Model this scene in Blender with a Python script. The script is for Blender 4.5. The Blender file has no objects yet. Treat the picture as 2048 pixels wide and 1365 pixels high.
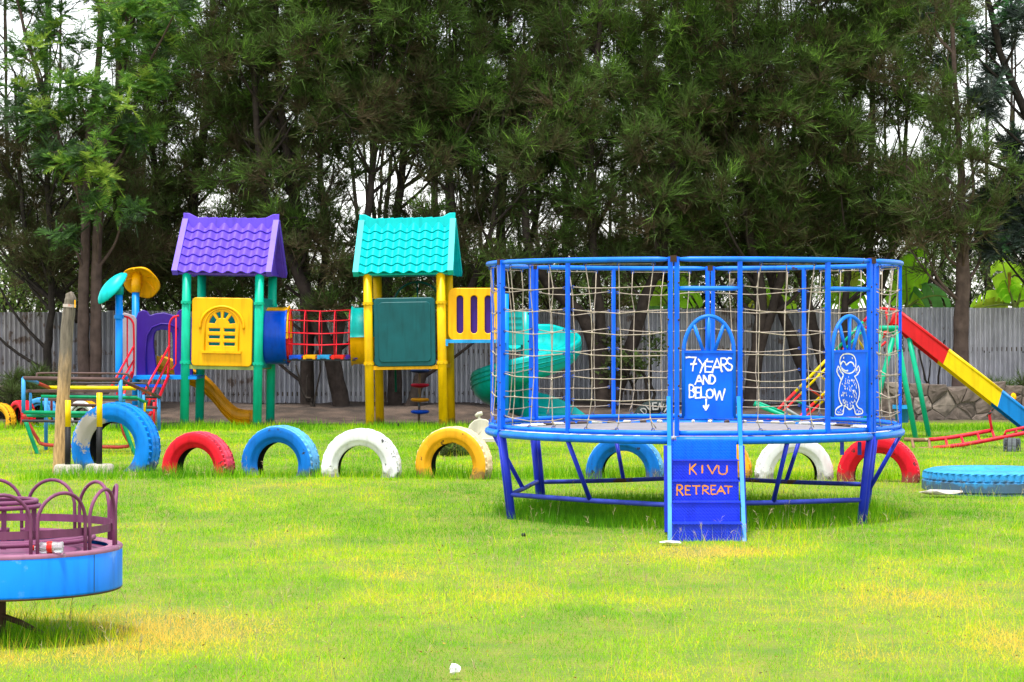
import bpy, bmesh, math, random
import numpy as np
from mathutils import Vector, Matrix

# ---------------------------------------------------------------- camera, sky, sun, exposure
scene = bpy.context.scene
F = 4900.0            # focal length in photo pixels (2048 wide), about 86 mm
EYE = 1.6             # camera height above the lawn
HZ = 641.0            # photo row of the horizon
cam_data = bpy.data.cameras.new('camera')
cam = bpy.data.objects.new('camera', cam_data)
scene.collection.objects.link(cam)
cam.location = (0, 0, EYE)
cam.rotation_euler = (math.radians(90), 0, 0)
cam_data.sensor_width = 36.0
cam_data.lens = F / 2048 * 36.0
cam_data.shift_y = -(682.5 - HZ) / 2048
cam_data.clip_start = 0.1
cam_data.clip_end = 2000
scene.camera = cam

SUN_EL, SUN_AZ = 74.0, 205.0      # azimuth: degrees clockwise from +Y (the view direction)
world = bpy.data.worlds.new('World')
scene.world = world
world.use_nodes = True
nt = world.node_tree
bg = nt.nodes['Background']
sky = nt.nodes.new('ShaderNodeTexSky')
sky.sky_type = 'NISHITA'
sky.sun_disc = False
sky.sun_elevation = math.radians(SUN_EL)
sky.sun_rotation = math.radians(SUN_AZ)
sky.air_density = 1.2
sky.dust_density = 0.6
sky.ozone_density = 1.0
hs = nt.nodes.new('ShaderNodeHueSaturation')
hs.inputs['Saturation'].default_value = 0.22     # thin overcast: almost white
nt.links.new(sky.outputs[0], hs.inputs['Color'])
nt.links.new(hs.outputs[0], bg.inputs['Color'])
bg.inputs['Strength'].default_value = 0.14

sun_data = bpy.data.lights.new('sun', 'SUN')
sun_data.energy = 2.4
sun_data.angle = math.radians(8)
sun_data.color = (1.0, 0.96, 0.88)
sun = bpy.data.objects.new('sun', sun_data)
scene.collection.objects.link(sun)
_el, _az = math.radians(SUN_EL), math.radians(SUN_AZ)
_d = Vector((math.sin(_az) * math.cos(_el), math.cos(_az) * math.cos(_el), math.sin(_el)))
sun.rotation_euler = (-_d).to_track_quat('-Z', 'Y').to_euler()
sun.location = _d * 60

vs = scene.view_settings
vs.view_transform = 'Standard'
vs.look = 'None'
vs.exposure = 1.4
vs.gamma = 1.0
vs.use_curve_mapping = False
# ---------------------------------------------------------------- helpers
COL = scene.collection
PI = math.pi
RNG = random.Random(7)
ORIGIN = {}           # object name -> world origin of its thing

def at(px, py, Y):
    """real-world point seen at a photo position for a known distance Y"""
    return Vector(((px - 1024) * Y / F, Y, EYE - (py - HZ) * Y / F))

def lin(r, g, b):
    def c(v):
        v /= 255.0
        return v / 12.92 if v <= 0.04045 else ((v + 0.055) / 1.055) ** 2.4
    return (c(r), c(g), c(b))

def tag(o, label=None, cat=None, group=None, kind=None):
    if label: o['label'] = label
    if cat: o['category'] = cat
    if group: o['group'] = group
    if kind: o['kind'] = kind
    return o

def thing(name, label, cat, loc=(0, 0, 0), rot=(0, 0, 0), group=None):
    o = bpy.data.objects.new(name, None)
    o.empty_display_size = 0.2
    COL.objects.link(o)
    o.location = loc
    o.rotation_euler = rot
    ORIGIN[o.name] = Vector(loc)
    return tag(o, label, cat, group)

def mesh_object(name, me, mat=None, parent=None):
    o = bpy.data.objects.new(name, me)
    COL.objects.link(o)
    if mat: me.materials.append(mat)
    if parent is not None:
        o.parent = parent
        ORIGIN[o.name] = ORIGIN.get(parent.name, Vector((0, 0, 0)))
    return o

class MB:
    """collects simple shapes into one mesh"""
    def __init__(self):
        self.v, self.f, self.s = [], [], []
    def add(self, verts, faces, smooth=False):
        n = len(self.v)
        self.v.extend([tuple(p) for p in verts])
        for f in faces:
            self.f.append(tuple(i + n for i in f)); self.s.append(smooth)
        return self
    def box(self, c, size, M=None):
        x, y, z = [s / 2 for s in size]
        P = [Vector((sx * x, sy * y, sz * z)) for sx in (-1, 1) for sy in (-1, 1) for sz in (-1, 1)]
        if M is not None: P = [M @ p for p in P]
        c = Vector(c)
        return self.add([c + p for p in P], [(0, 1, 3, 2), (4, 6, 7, 5), (0, 4, 5, 1), (2, 3, 7, 6), (0, 2, 6, 4), (1, 5, 7, 3)])
    def bar(self, p, q, w, h, up=(0, 0, 1)):
        p, q = Vector(p), Vector(q)
        d = (q - p); L = d.length; d.normalize()
        u = Vector(up)
        sd = d.cross(u)
        if sd.length < 1e-4: sd = d.cross(Vector((1, 0, 0)))
        sd.normalize(); uu = sd.cross(d)
        M = Matrix((d, sd, uu)).transposed()
        return self.box((p + q) / 2, (L, w, h), M)
    def tube(self, pts, r, n=8, caps=True, closed=False):
        pts = [Vector(p) for p in pts]
        k = len(pts)
        rs = r if isinstance(r, (list, tuple)) else [r] * k
        ring0 = len(self.v)
        tang = []
        for i in range(k):
            if closed: t = pts[(i + 1) % k] - pts[i - 1]
            else: t = pts[min(i + 1, k - 1)] - pts[max(i - 1, 0)]
            tang.append(t.normalized())
        nrm = tang[0].orthogonal().normalized()
        V, Fc = [], []
        for i in range(k):
            t = tang[i]
            nrm = (nrm - t * nrm.dot(t)).normalized()
            b = t.cross(nrm)
            for j in range(n):
                a = 2 * PI * j / n
                V.append(pts[i] + (nrm * math.cos(a) + b * math.sin(a)) * rs[i])
        m = k if closed else k - 1
        for i in range(m):
            i2 = (i + 1) % k
            for j in range(n):
                j2 = (j + 1) % n
                Fc.append((i * n + j, i * n + j2, i2 * n + j2, i2 * n + j))
        self.add(V, Fc, True)
        if caps and not closed:
            base = ring0
            self.f.append(tuple(base + j for j in reversed(range(n)))); self.s.append(False)
            self.f.append(tuple(base + (k - 1) * n + j for j in range(n))); self.s.append(False)
        return self
    def lathe(self, prof, n=32, M=None, smooth=True, mod=None, closed=False, arc=(0, 2 * PI)):
        """prof: list of (radius, axial); axis = local z"""
        k = len(prof)
        full = abs(arc[1] - arc[0] - 2 * PI) < 1e-6
        cols = n if full else n + 1
        V, Fc = [], []
        for j in range(cols):
            a = arc[0] + (arc[1] - arc[0]) * j / n
            for i, (r, z) in enumerate(prof):
                rr = r + (mod(i, j) if mod else 0)
                V.append(Vector((rr * math.cos(a), rr * math.sin(a), z)))
        if M is not None: V = [M @ p for p in V]
        kk = k if closed else k - 1
        for j in range(n):
            j2 = (j + 1) % cols
            for i in range(kk):
                i2 = (i + 1) % k
                Fc.append((j * k + i, j2 * k + i, j2 * k + i2, j * k + i2))
        return self.add(V, Fc, smooth)
    def ribbon(self, pts, w, nrm, thick=0.002):
        """flat painted stroke along pts, width w, lifted along nrm"""
        pts = [Vector(p) for p in pts]
        nrm = Vector(nrm).normalized()
        k = len(pts)
        V, Fc = [], []
        for i in range(k):
            t = (pts[min(i + 1, k - 1)] - pts[max(i - 1, 0)]).normalized()
            sd = t.cross(nrm).normalized()
            ww = w * (0.66 + 0.6 * RNG.random()) / 2
            e = t * (-w * 0.25 if i == 0 else (w * 0.25 if i == k - 1 else 0))
            V += [pts[i] + e + sd * ww + nrm * thick, pts[i] + e - sd * ww + nrm * thick]
        for i in range(k - 1):
            Fc.append((2 * i, 2 * i + 2, 2 * i + 3, 2 * i + 1))
        return self.add(V, Fc, False)
    def build(self, name, mat, parent=None, world=True):
        me = bpy.data.meshes.new(name)
        off = ORIGIN.get(parent.name, Vector((0, 0, 0))) if (parent is not None and world) else Vector((0, 0, 0))
        me.from_pydata([(p[0] - off.x, p[1] - off.y, p[2] - off.z) for p in self.v], [], self.f)
        me.polygons.foreach_set('use_smooth', self.s)
        me.update()
        return mesh_object(name, me, mat, parent)

def copy_tree(o, parent=None):
    c = o.copy(); COL.objects.link(c)
    if parent is not None: c.parent = parent
    for ch in list(o.children): copy_tree(ch, c)
    return c

def plate(name, loops, thick, bevel, mat, parent, M, world=True):
    """flat moulded plate from closed 2-D loops (the first outer, others holes), with rounded edges"""
    cu = bpy.data.curves.new(name, 'CURVE')
    cu.dimensions = '2D'; cu.fill_mode = 'BOTH'
    cu.extrude = max(thick / 2 - bevel, 0.0005); cu.bevel_depth = bevel; cu.bevel_resolution = 1
    for lp in loops:
        sp = cu.splines.new('POLY')
        sp.points.add(len(lp) - 1)
        for p, c in zip(sp.points, lp): p.co = (c[0], c[1], 0, 1)
        sp.use_cyclic_u = True
    tmp = bpy.data.objects.new(name + '_tmp', cu)
    me = bpy.data.meshes.new_from_object(tmp)
    bpy.data.objects.remove(tmp); bpy.data.curves.remove(cu)
    me.name = name
    me.transform(M)
    if parent is not None and world:
        me.transform(Matrix.Translation(-ORIGIN.get(parent.name, Vector((0, 0, 0)))))
    me.materials.clear()
    return mesh_object(name, me, mat, parent)

def rrect(x0, y0, x1, y1, r, n=5):
    out = []
    for cx, cy, a0 in ((x1 - r, y0 + r, -90), (x1 - r, y1 - r, 0), (x0 + r, y1 - r, 90), (x0 + r, y0 + r, 180)):
        for i in range(n + 1):
            a = math.radians(a0 + 90 * i / n)
            out.append((cx + r * math.cos(a), cy + r * math.sin(a)))
    return out

def frontal(c, ang=0.0):
    """matrix: local x -> world X, local y -> world Z, plate faces -Y; c its 2-D origin; ang yaw"""
    return Matrix.Translation(Vector(c)) @ Matrix.Rotation(ang, 4, 'Z') @ Matrix.Rotation(PI / 2, 4, 'X')

def smooth_path(pts, sub=4):
    pts = [Vector(p) for p in pts]
    out = []
    for i in range(len(pts) - 1):
        p0 = pts[max(i - 1, 0)]; p1 = pts[i]; p2 = pts[i + 1]; p3 = pts[min(i + 2, len(pts) - 1)]
        for s in range(sub):
            t = s / sub
            out.append(0.5 * ((2 * p1) + (p2 - p0) * t + (2 * p0 - 5 * p1 + 4 * p2 - p3) * t * t + (3 * p1 - p0 - 3 * p2 + p3) * t ** 3))
    out.append(pts[-1])
    return out

# value noise on numpy arrays
def vnoise(x, y, seed=0):
    def h(ix, iy):
        n = (ix.astype(np.int64) * 374761393 + iy.astype(np.int64) * 668265263 + seed * 974634541) & 0xffffffff
        n = ((n ^ (n >> 13)) * 1274126177) & 0xffffffff
        return ((n ^ (n >> 16)) & 0xffff) / 65535.0
    x = np.asarray(x, float); y = np.asarray(y, float)
    ix, iy = np.floor(x), np.floor(y)
    fx, fy = x - ix, y - iy
    fx = fx * fx * (3 - 2 * fx); fy = fy * fy * (3 - 2 * fy)
    a = h(ix, iy) * (1 - fx) + h(ix + 1, iy) * fx
    b = h(ix, iy + 1) * (1 - fx) + h(ix + 1, iy + 1) * fx
    return a * (1 - fy) + b * fy

def fbm(x, y, seed=0, oct=3):
    v, a, s = 0, 0.5, 0
    for i in range(oct):
        v = v + a * vnoise(np.asarray(x) * 2 ** i, np.asarray(y) * 2 ** i, seed + i * 17); s += a; a *= 0.5
    return v / s

def np_mesh(name, co, faces_n, mat, parent=None, tint=None, smooth=False):
    """mesh of equal polygons, co already in polygon order (n verts per polygon)"""
    n = len(co)
    me = bpy.data.meshes.new(name)
    me.vertices.add(n)
    me.vertices.foreach_set('co', np.ascontiguousarray(co, dtype=np.float32).ravel())
    me.loops.add(n)
    me.loops.foreach_set('vertex_index', np.arange(n, dtype=np.int32))
    np_ = n // faces_n
    me.polygons.add(np_)
    me.polygons.foreach_set('loop_start', np.arange(0, n, faces_n, dtype=np.int32))
    me.polygons.foreach_set('use_smooth', np.full(np_, smooth))
    if tint is not None:
        at_ = me.attributes.new('tint', 'FLOAT', 'POINT')
        at_.data.foreach_set('value', np.ascontiguousarray(tint, dtype=np.float32))
    me.update(calc_edges=True)
    return mesh_object(name, me, mat, parent)

# ---------------------------------------------------------------- materials
MATS = {}
def _base(name):
    m = bpy.data.materials.new(name); m.use_nodes = True
    t = m.node_tree
    return m, t, t.nodes, t.links, t.nodes['Principled BSDF']

def pmat(name, rgb, rough=0.5, var=0.12, scale=5.0, worn=None, bump=0.0, bscale=40.0, metal=0.0, spec=0.2, low=None):
    """painted / moulded surface: uneven colour, optional worn patches of another colour (rgb, amount 0-1, scale)
       low = (rgb, height): dirt splashed up from the ground to that height"""
    if name in MATS: return MATS[name]
    m, t, N, L, b = _base(name)
    geo = N.new('ShaderNodeNewGeometry')
    n1 = N.new('ShaderNodeTexNoise'); n1.inputs['Scale'].default_value = scale; n1.inputs['Detail'].default_value = 5
    L.new(geo.outputs['Position'], n1.inputs['Vector'])
    mr = N.new('ShaderNodeMapRange'); mr.inputs[1].default_value = 0.3; mr.inputs[2].default_value = 0.7
    mr.inputs[3].default_value = 1 - var; mr.inputs[4].default_value = 1 + var
    L.new(n1.outputs['Fac'], mr.inputs[0])
    mx = N.new('ShaderNodeMix'); mx.data_type = 'RGBA'; mx.blend_type = 'MULTIPLY'; mx.inputs['Factor'].default_value = 1
    mx.inputs['A'].default_value = (*rgb, 1)
    L.new(mr.outputs[0], mx.inputs['B'])
    out = mx.outputs['Result']
    # faint vertical weather streaks
    mp_ = N.new('ShaderNodeMapping'); mp_.inputs['Scale'].default_value = (1, 1, 0.12); L.new(geo.outputs['Position'], mp_.inputs[0])
    ns = N.new('ShaderNodeTexNoise'); ns.inputs['Scale'].default_value = 16; ns.inputs['Detail'].default_value = 4; L.new(mp_.outputs[0], ns.inputs['Vector'])
    rs_ = N.new('ShaderNodeMapRange'); rs_.inputs[1].default_value = 0.5; rs_.inputs[2].default_value = 0.72; rs_.inputs[3].default_value = 1.0; rs_.inputs[4].default_value = 0.78; L.new(ns.outputs['Fac'], rs_.inputs[0])
    ms_ = N.new('ShaderNodeMix'); ms_.data_type = 'RGBA'; ms_.blend_type = 'MULTIPLY'; ms_.inputs['Factor'].default_value = 1
    L.new(out, ms_.inputs['A']); L.new(rs_.outputs[0], ms_.inputs['B']); out = ms_.outputs['Result']
    if worn:
        wc, amt, ws = worn
        n2 = N.new('ShaderNodeTexNoise'); n2.inputs['Scale'].default_value = ws; n2.inputs['Detail'].default_value = 7; n2.inputs['Roughness'].default_value = 0.65
        L.new(geo.outputs['Position'], n2.inputs['Vector'])
        rp = N.new('ShaderNodeMapRange'); th = 0.78 - 0.42 * amt
        rp.inputs[1].default_value = th; rp.inputs[2].default_value = th + 0.05
        L.new(n2.outputs['Fac'], rp.inputs[0])
        m2 = N.new('ShaderNodeMix'); m2.data_type = 'RGBA'
        L.new(rp.outputs[0], m2.inputs['Factor']); L.new(out, m2.inputs['A']); m2.inputs['B'].default_value = (*wc, 1)
        out = m2.outputs['Result']
    if low:
        lc, lh = low
        sp = N.new('ShaderNodeSeparateXYZ'); L.new(geo.outputs['Position'], sp.inputs[0])
        n3 = N.new('ShaderNodeTexNoise'); n3.inputs['Scale'].default_value = 14; n3.inputs['Detail'].default_value = 6
        L.new(geo.outputs['Position'], n3.inputs['Vector'])
        ma = N.new('ShaderNodeMath'); ma.operation = 'MULTIPLY_ADD'; ma.inputs[1].default_value = -lh * 2.2; L.new(n3.outputs['Fac'], ma.inputs[0]); ma.inputs[2].default_value = lh * 1.1
        ad = N.new('ShaderNodeMath'); ad.operation = 'ADD'; L.new(sp.outputs['Z'], ad.inputs[0]); L.new(ma.outputs[0], ad.inputs[1])
        rr = N.new('ShaderNodeMapRange'); rr.inputs[1].default_value = lh; rr.inputs[2].default_value = lh * 0.4; rr.inputs[3].default_value = 0; rr.inputs[4].default_value = 0.75
        L.new(ad.outputs[0], rr.inputs[0])
        m3 = N.new('ShaderNodeMix'); m3.data_type = 'RGBA'
        L.new(rr.outputs[0], m3.inputs['Factor']); L.new(out, m3.inputs['A']); m3.inputs['B'].default_value = (*lc, 1)
        out = m3.outputs['Result']
    L.new(out, b.inputs['Base Color'])
    b.inputs['Roughness'].default_value = rough
    b.inputs['Metallic'].default_value = metal
    b.inputs['Specular IOR Level'].default_value = spec
    if bump:
        n4 = N.new('ShaderNodeTexNoise'); n4.inputs['Scale'].default_value = bscale; n4.inputs['Detail'].default_value = 4
        L.new(geo.outputs['Position'], n4.inputs['Vector'])
        bp = N.new('ShaderNodeBump'); bp.inputs['Strength'].default_value = bump; bp.inputs['Distance'].default_value = 0.01
        L.new(n4.outputs['Fac'], bp.inputs['Height']); L.new(bp.outputs[0], b.inputs['Normal'])
    MATS[name] = m
    return m

def leafmat(name, stops, trans=0.35, rough=0.6, spec=0.2):
    """foliage / grass: colour by each leaf's own tint value"""
    m, t, N, L, b = _base(name)
    a = N.new('ShaderNodeAttribute'); a.attribute_name = 'tint'
    cr = N.new('ShaderNodeValToRGB')
    el = cr.color_ramp.elements
    while len(el) < len(stops): el.new(0.5)
    for e, (p, c) in zip(el, stops): e.position = p; e.color = (*c, 1)
    L.new(a.outputs['Fac'], cr.inputs[0])
    L.new(cr.outputs[0], b.inputs['Base Color'])
    b.inputs['Roughness'].default_value = rough
    b.inputs['Specular IOR Level'].default_value = spec
    tr = N.new('ShaderNodeBsdfTranslucent'); L.new(cr.outputs[0], tr.inputs['Color'])
    ms = N.new('ShaderNodeMixShader'); ms.inputs[0].default_value = trans
    L.new(b.outputs[0], ms.inputs[1]); L.new(tr.outputs[0], ms.inputs[2])
    L.new(ms.outputs[0], N['Material Output'].inputs['Surface'])
    MATS[name] = m
    return m
RUST = (0.055, 0.028, 0.016)
RUBBER = (0.022, 0.022, 0.024)
DIRT = (0.11, 0.085, 0.055)
# ---------------------------------------------------------------- ground
def sstep(a, b, x):
    t = np.clip((x - a) / (b - a), 0, 1); return t * t * (3 - 2 * t)
def ground_z(x, y):
    x = np.asarray(x, float); y = np.asarray(y, float)
    und = 0.05 * (fbm(x * 0.35, y * 0.35, 3) - 0.5) + 0.02 * (fbm(x * 1.3, y * 1.3, 9) - 0.5)
    mound = 0.22 * sstep(38.2, 41.0, y) * (0.35 + fbm(x * 0.6, y * 0.6, 21)) * (1 - 0.6 * sstep(43, 46, y))
    dip = -0.06 * (1 - sstep(21.8, 24.5, y))
    return und * (1 - sstep(60, 90, y)) + mound + dip - 0.012
def lawn_edge(x):
    """distance at which the lawn gives way to bare soil"""
    x = np.asarray(x, float)
    return 36.9 + 1.5 * sstep(4.0, 6.0, x) + 1.0 * sstep(-5.5, -7, x) + 1.6 * (fbm(x * 0.8, x * 0 + 3.3, 5) - 0.5)
xs = np.concatenate([[-400, -150, -60, -30, -20], np.arange(-15, 15.01, 0.25), [20, 30, 60, 150, 400]])
ys = np.concatenate([[-30, -5, 3, 6], np.arange(8, 50.01, 0.25), [55, 62, 75, 100, 200, 600]])
GX, GY = np.meshgrid(xs, ys)
gv = np.stack([GX, GY, ground_z(GX, GY)], -1).reshape(-1, 3)
nx, ny = len(xs), len(ys)
idx = np.arange(nx * ny).reshape(ny, nx)
gf = np.stack([idx[:-1, :-1], idx[:-1, 1:], idx[1:, 1:], idx[1:, :-1]], -1).reshape(-1, 4)
gme = bpy.data.meshes.new('ground')
gme.from_pydata(gv.tolist(), [], gf.tolist())
gme.polygons.foreach_set('use_smooth', [True] * len(gf))
ga = gme.attributes.new('tint', 'FLOAT', 'POINT')
soil = sstep(-0.7, 0.8, gv[:, 1] - lawn_edge(gv[:, 0])) * (1 - sstep(42, 44, gv[:, 1]))
ga.data.foreach_set('value', soil.astype(np.float32))
gm, t, N, L, b = _base('lawn_soil')
a = N.new('ShaderNodeAttribute'); a.attribute_name = 'tint'
geo = N.new('ShaderNodeNewGeometry')
n1 = N.new('ShaderNodeTexNoise'); n1.inputs['Scale'].default_value = 3; n1.inputs['Detail'].default_value = 8
L.new(geo.outputs['Position'], n1.inputs['Vector'])
r1 = N.new('ShaderNodeValToRGB'); r1.color_ramp.elements[0].color = (0.10, 0.165, 0.008, 1); r1.color_ramp.elements[1].color = (0.19, 0.195, 0.02, 1)
r1.color_ramp.elements[0].position = 0.35; r1.color_ramp.elements[1].position = 0.7
r2 = N.new('ShaderNodeValToRGB'); r2.color_ramp.elements[0].color = (0.03, 0.02, 0.014, 1); r2.color_ramp.elements[1].color = (0.10, 0.066, 0.048, 1)
r2.color_ramp.elements[0].position = 0.35; r2.color_ramp.elements[1].position = 0.7
L.new(n1.outputs['Fac'], r1.inputs[0]); L.new(n1.outputs['Fac'], r2.inputs[0])
mx = N.new('ShaderNodeMix'); mx.data_type = 'RGBA'
L.new(a.outputs['Fac'], mx.inputs['Factor']); L.new(r1.outputs[0], mx.inputs['A']); L.new(r2.outputs[0], mx.inputs['B'])
L.new(mx.outputs['Result'], b.inputs['Base Color']); b.inputs['Roughness'].default_value = 0.95
n2 = N.new('ShaderNodeTexNoise'); n2.inputs['Scale'].default_value = 25; n2.inputs['Detail'].default_value = 6
L.new(geo.outputs['Position'], n2.inputs['Vector'])
bp = N.new('ShaderNodeBump'); bp.inputs['Distance'].default_value = 0.04; L.new(n2.outputs['Fac'], bp.inputs['Height']); L.new(bp.outputs[0], b.inputs['Normal'])
tag(mesh_object('ground', gme, gm), kind='structure')

# ---------------------------------------------------------------- corrugated fence
M_SHEETS = []
for i, (c, w) in enumerate((((0.48, 0.48, 0.52), 0.34), ((0.36, 0.36, 0.39), 0.45), ((0.58, 0.57, 0.60), 0.25), ((0.42, 0.40, 0.41), 0.54), ((0.50, 0.50, 0.55), 0.34))):
    M_SHEETS.append(pmat('galvanised_sheet_%d' % i, c, rough=0.5, var=0.18, scale=2.5, worn=((0.20, 0.15, 0.125), w, 4.5), metal=0.3, bump=0.1, bscale=6))
FY = 42.0
fence = thing('corrugated_fence', 'long grey corrugated iron fence behind the playground', 'fence', (0, FY, 0))
PITCH = 0.084
def sheet_mesh(nw, H):
    mb = MB(); k = 8
    V, Fc = [], []
    cols = nw * k + 1
    for i in range(cols):
        x = i * PITCH / k - nw * PITCH / 2
        y = 0.04 * math.cos(2 * PI * i / k)
        for z in (0, H * 0.5, H): V.append((x, y, z))
    for i in range(cols - 1):
        for j in range(2): Fc.append((i * 3 + j, (i + 1) * 3 + j, (i + 1) * 3 + j + 1, i * 3 + j + 1))
    mb.add(V, Fc, True)
    me = bpy.data.meshes.new('corrugated_sheet')
    me.from_pydata(mb.v, [], mb.f); me.polygons.foreach_set('use_smooth', mb.s)
    return me
SH = []
for m_ in M_SHEETS:
    me = sheet_mesh(12, 1.95); me.materials.append(m_); SH.append(me)
rs = random.Random(5)
x = -12.0; i = 0
while x < 12.2:
    o = bpy.data.objects.new('corrugated_sheet', rs.choice(SH)); COL.objects.link(o); o.parent = fence
    z = -0.17 + 0.004 * x + rs.uniform(-0.012, 0.012)
    o.location = (x, (i % 2) * 0.012, z); o.rotation_euler = (rs.uniform(-0.01, 0.01), rs.uniform(-0.006, 0.006), rs.uniform(-0.01, 0.01))
    x += PITCH * 11 ; i += 1
nail = MB()
for k in range(150):
    xx = rs.uniform(-11.5, 11.5); nail.box((xx, -0.02, rs.choice([1.02, 1.04, 0.35]) + 0.004 * xx), (0.018, 0.02, 0.018))
o = nail.build('roofing_nail', pmat('nail_rust', (0.06, 0.045, 0.04)), fence, world=False); o['kind'] = 'stuff'
rail = MB(); rail.bar((-12.4, 0.06, 1.02), (12.4, 0.06, 1.12), 0.05, 0.07); rail.bar((-12.4, 0.06, 0.3), (12.4, 0.06, 0.4), 0.05, 0.07)
rail.build('fence_rail', pmat('old_timber', (0.12, 0.09, 0.06), rough=0.9, var=0.3), fence, world=False)

# ---------------------------------------------------------------- dry-stone retaining walls
M_STONE = [pmat('wall_stone_%d' % i, c, rough=0.95, var=0.35, scale=6, worn=(wc, 0.35, 7), bump=0.7, bscale=14) for i, (c, wc) in enumerate((
    ((0.13, 0.10, 0.085), (0.06, 0.045, 0.038)), ((0.19, 0.155, 0.13), (0.085, 0.07, 0.06)), ((0.10, 0.078, 0.066), (0.24, 0.2, 0.17))))]
def clip_poly(P, nx_, nz_, d):
    """keep the side nx*x+nz*z <= d"""
    out = []
    for k in range(len(P)):
        a, b_ = P[k], P[(k + 1) % len(P)]
        da, db = nx_ * a[0] + nz_ * a[1] - d, nx_ * b_[0] + nz_ * b_[1] - d
        if da <= 0: out.append(a)
        if (da < 0) != (db < 0):
            t_ = da / (da - db); out.append((a[0] + (b_[0] - a[0]) * t_, a[1] + (b_[1] - a[1]) * t_))
    return out
def stone_wall(label, x0, x1, Y, z0, height, seed, size=0.4):
    """random rubble: irregular fitted stones in recessed mortar"""
    w = thing('stone_wall', label, 'wall', ((x0 + x1) / 2, Y, 0))
    rnd = random.Random(seed)
    core = MB(); core.box(((x0 + x1) / 2, Y + 0.13, z0 + height / 2 - 0.02), (x1 - x0, 0.24, height - 0.04))
    core.build('mortar', pmat('mortar', (0.15, 0.125, 0.105), rough=0.95, var=0.3, bump=0.5, bscale=25), w)
    seeds = []
    nxs = int((x1 - x0) / size); nzs = max(1, int(round(height / (size * 0.72))))
    for r_ in range(nzs):
        for c in range(nxs):
            seeds.append((x0 + (c + 0.5 + (0.5 if r_ % 2 else 0) + rnd.uniform(-.42, .42)) * size, z0 + (r_ + 0.5 + rnd.uniform(-.36, .36)) * height / nzs))
    for (sx, sz) in seeds:
        zt = z0 + height + rnd.uniform(-.05, .05)
        P = [(x0 - .2, z0), (x1 + .2, z0), (x1 + .2, zt), (x0 - .2, zt)]
        for (ox, oz) in seeds:
            if (ox, oz) == (sx, sz) or abs(ox - sx) > 3 * size: continue
            dx, dz = ox - sx, oz - sz; L_ = math.hypot(dx, dz)
            if L_ < 1e-6: continue
            P = clip_poly(P, dx / L_, dz / L_, (dx * (sx + ox) / 2 + dz * (sz + oz) / 2) / L_ - 0.006)
            if len(P) < 3: break
        if len(P) < 3: continue
        cx_ = sum(p[0] for p in P) / len(P); cz_ = sum(p[1] for p in P) / len(P)
        mb = MB(); V, Fc = [], []; n = len(P)
        # subdivide outline a little for uneven edges
        Q = []
        for k in range(n):
            a, b_ = P[k], P[(k + 1) % n]
            Q += [a, ((a[0] + b_[0]) / 2 + rnd.uniform(-.012, .012), (a[1] + b_[1]) / 2 + rnd.uniform(-.012, .012))]
        n = len(Q); fy = rnd.uniform(-.02, .015)
        for sc, yy in ((1.0, 0.14), (0.99, 0.004), (0.93, -0.016), (0.5, -0.026)):
            for q in Q: V.append((cx_ + (q[0] - cx_) * sc, Y + yy + (fy if yy < .1 else 0) + rnd.uniform(-.008, .008), cz_ + (q[1] - cz_) * sc))
        V.append((cx_, Y - 0.028 + fy, cz_))
        for r_ in range(3):
            for k in range(n): Fc.append((r_ * n + k, r_ * n + (k + 1) % n, (r_ + 1) * n + (k + 1) % n, (r_ + 1) * n + k))
        for k in range(n): Fc.append((3 * n + k, 3 * n + (k + 1) % n, 4 * n))
        mb.add(V, Fc, False)
        mb.build('stone', rnd.choice(M_STONE), w)
    return w
stone_wall('low brown rubble stone wall under the fence at the right edge', 5.2, 9.6, 38.9, -0.08, 0.66, 3, 0.33)
stone_wall('low brown rubble stone wall behind the dark shrubs at the left edge', -9.6, -6.2, 39.3, -0.06, 0.58, 8, 0.36)

# ---------------------------------------------------------------- trees
M_BARK = pmat('bark', (0.042, 0.031, 0.026), rough=0.95, var=0.4, scale=9, worn=((0.03, 0.022, 0.018), 0.4, 12), bump=0.9, bscale=22)
M_BARK_L = pmat('bark_smooth_grey_brown', (0.10, 0.068, 0.056), rough=0.95, var=0.3, scale=7, worn=((0.06, 0.04, 0.03), 0.25, 9), bump=0.7, bscale=18)
M_BARK_D = pmat('bark_dark', (0.03, 0.024, 0.02), rough=0.95, var=0.4, scale=9, bump=0.8, bscale=22)
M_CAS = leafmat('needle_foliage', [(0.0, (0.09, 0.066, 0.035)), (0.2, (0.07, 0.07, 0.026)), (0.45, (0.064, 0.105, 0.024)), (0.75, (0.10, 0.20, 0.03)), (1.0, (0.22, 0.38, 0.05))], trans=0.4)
M_GREV = leafmat('fern_leaf_foliage', [(0.0, (0.06, 0.07, 0.05)), (0.4, (0.06, 0.13, 0.04)), (0.8, (0.14, 0.31, 0.04)), (1.0, (0.32, 0.44, 0.06))], trans=0.45)
M_GREV_D = leafmat('grey_fern_leaf_foliage', [(0.0, (0.045, 0.05, 0.05)), (0.6, (0.055, 0.085, 0.065)), (1.0, (0.06, 0.2, 0.05))], trans=0.25)
M_BUSH = leafmat('bush_foliage', [(0.0, (0.05, 0.06, 0.02)), (0.5, (0.08, 0.14, 0.03)), (0.8, (0.14, 0.24, 0.04)), (1.0, (0.3, 0.33, 0.1))], trans=0.35)

def unit(a):
    return a / np.maximum(np.linalg.norm(a, axis=-1, keepdims=True), 1e-6)

def tri_strip(p, d, l, w, rng):
    """triangles: base p, direction d, length l, width w"""
    sd = unit(np.cross(d, rng.normal(size=d.shape)))
    a = p - sd * (w / 2)[:, None]; b_ = p + sd * (w / 2)[:, None]; c = p + d * l[:, None]
    return np.stack([a, b_, c], 1)

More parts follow.
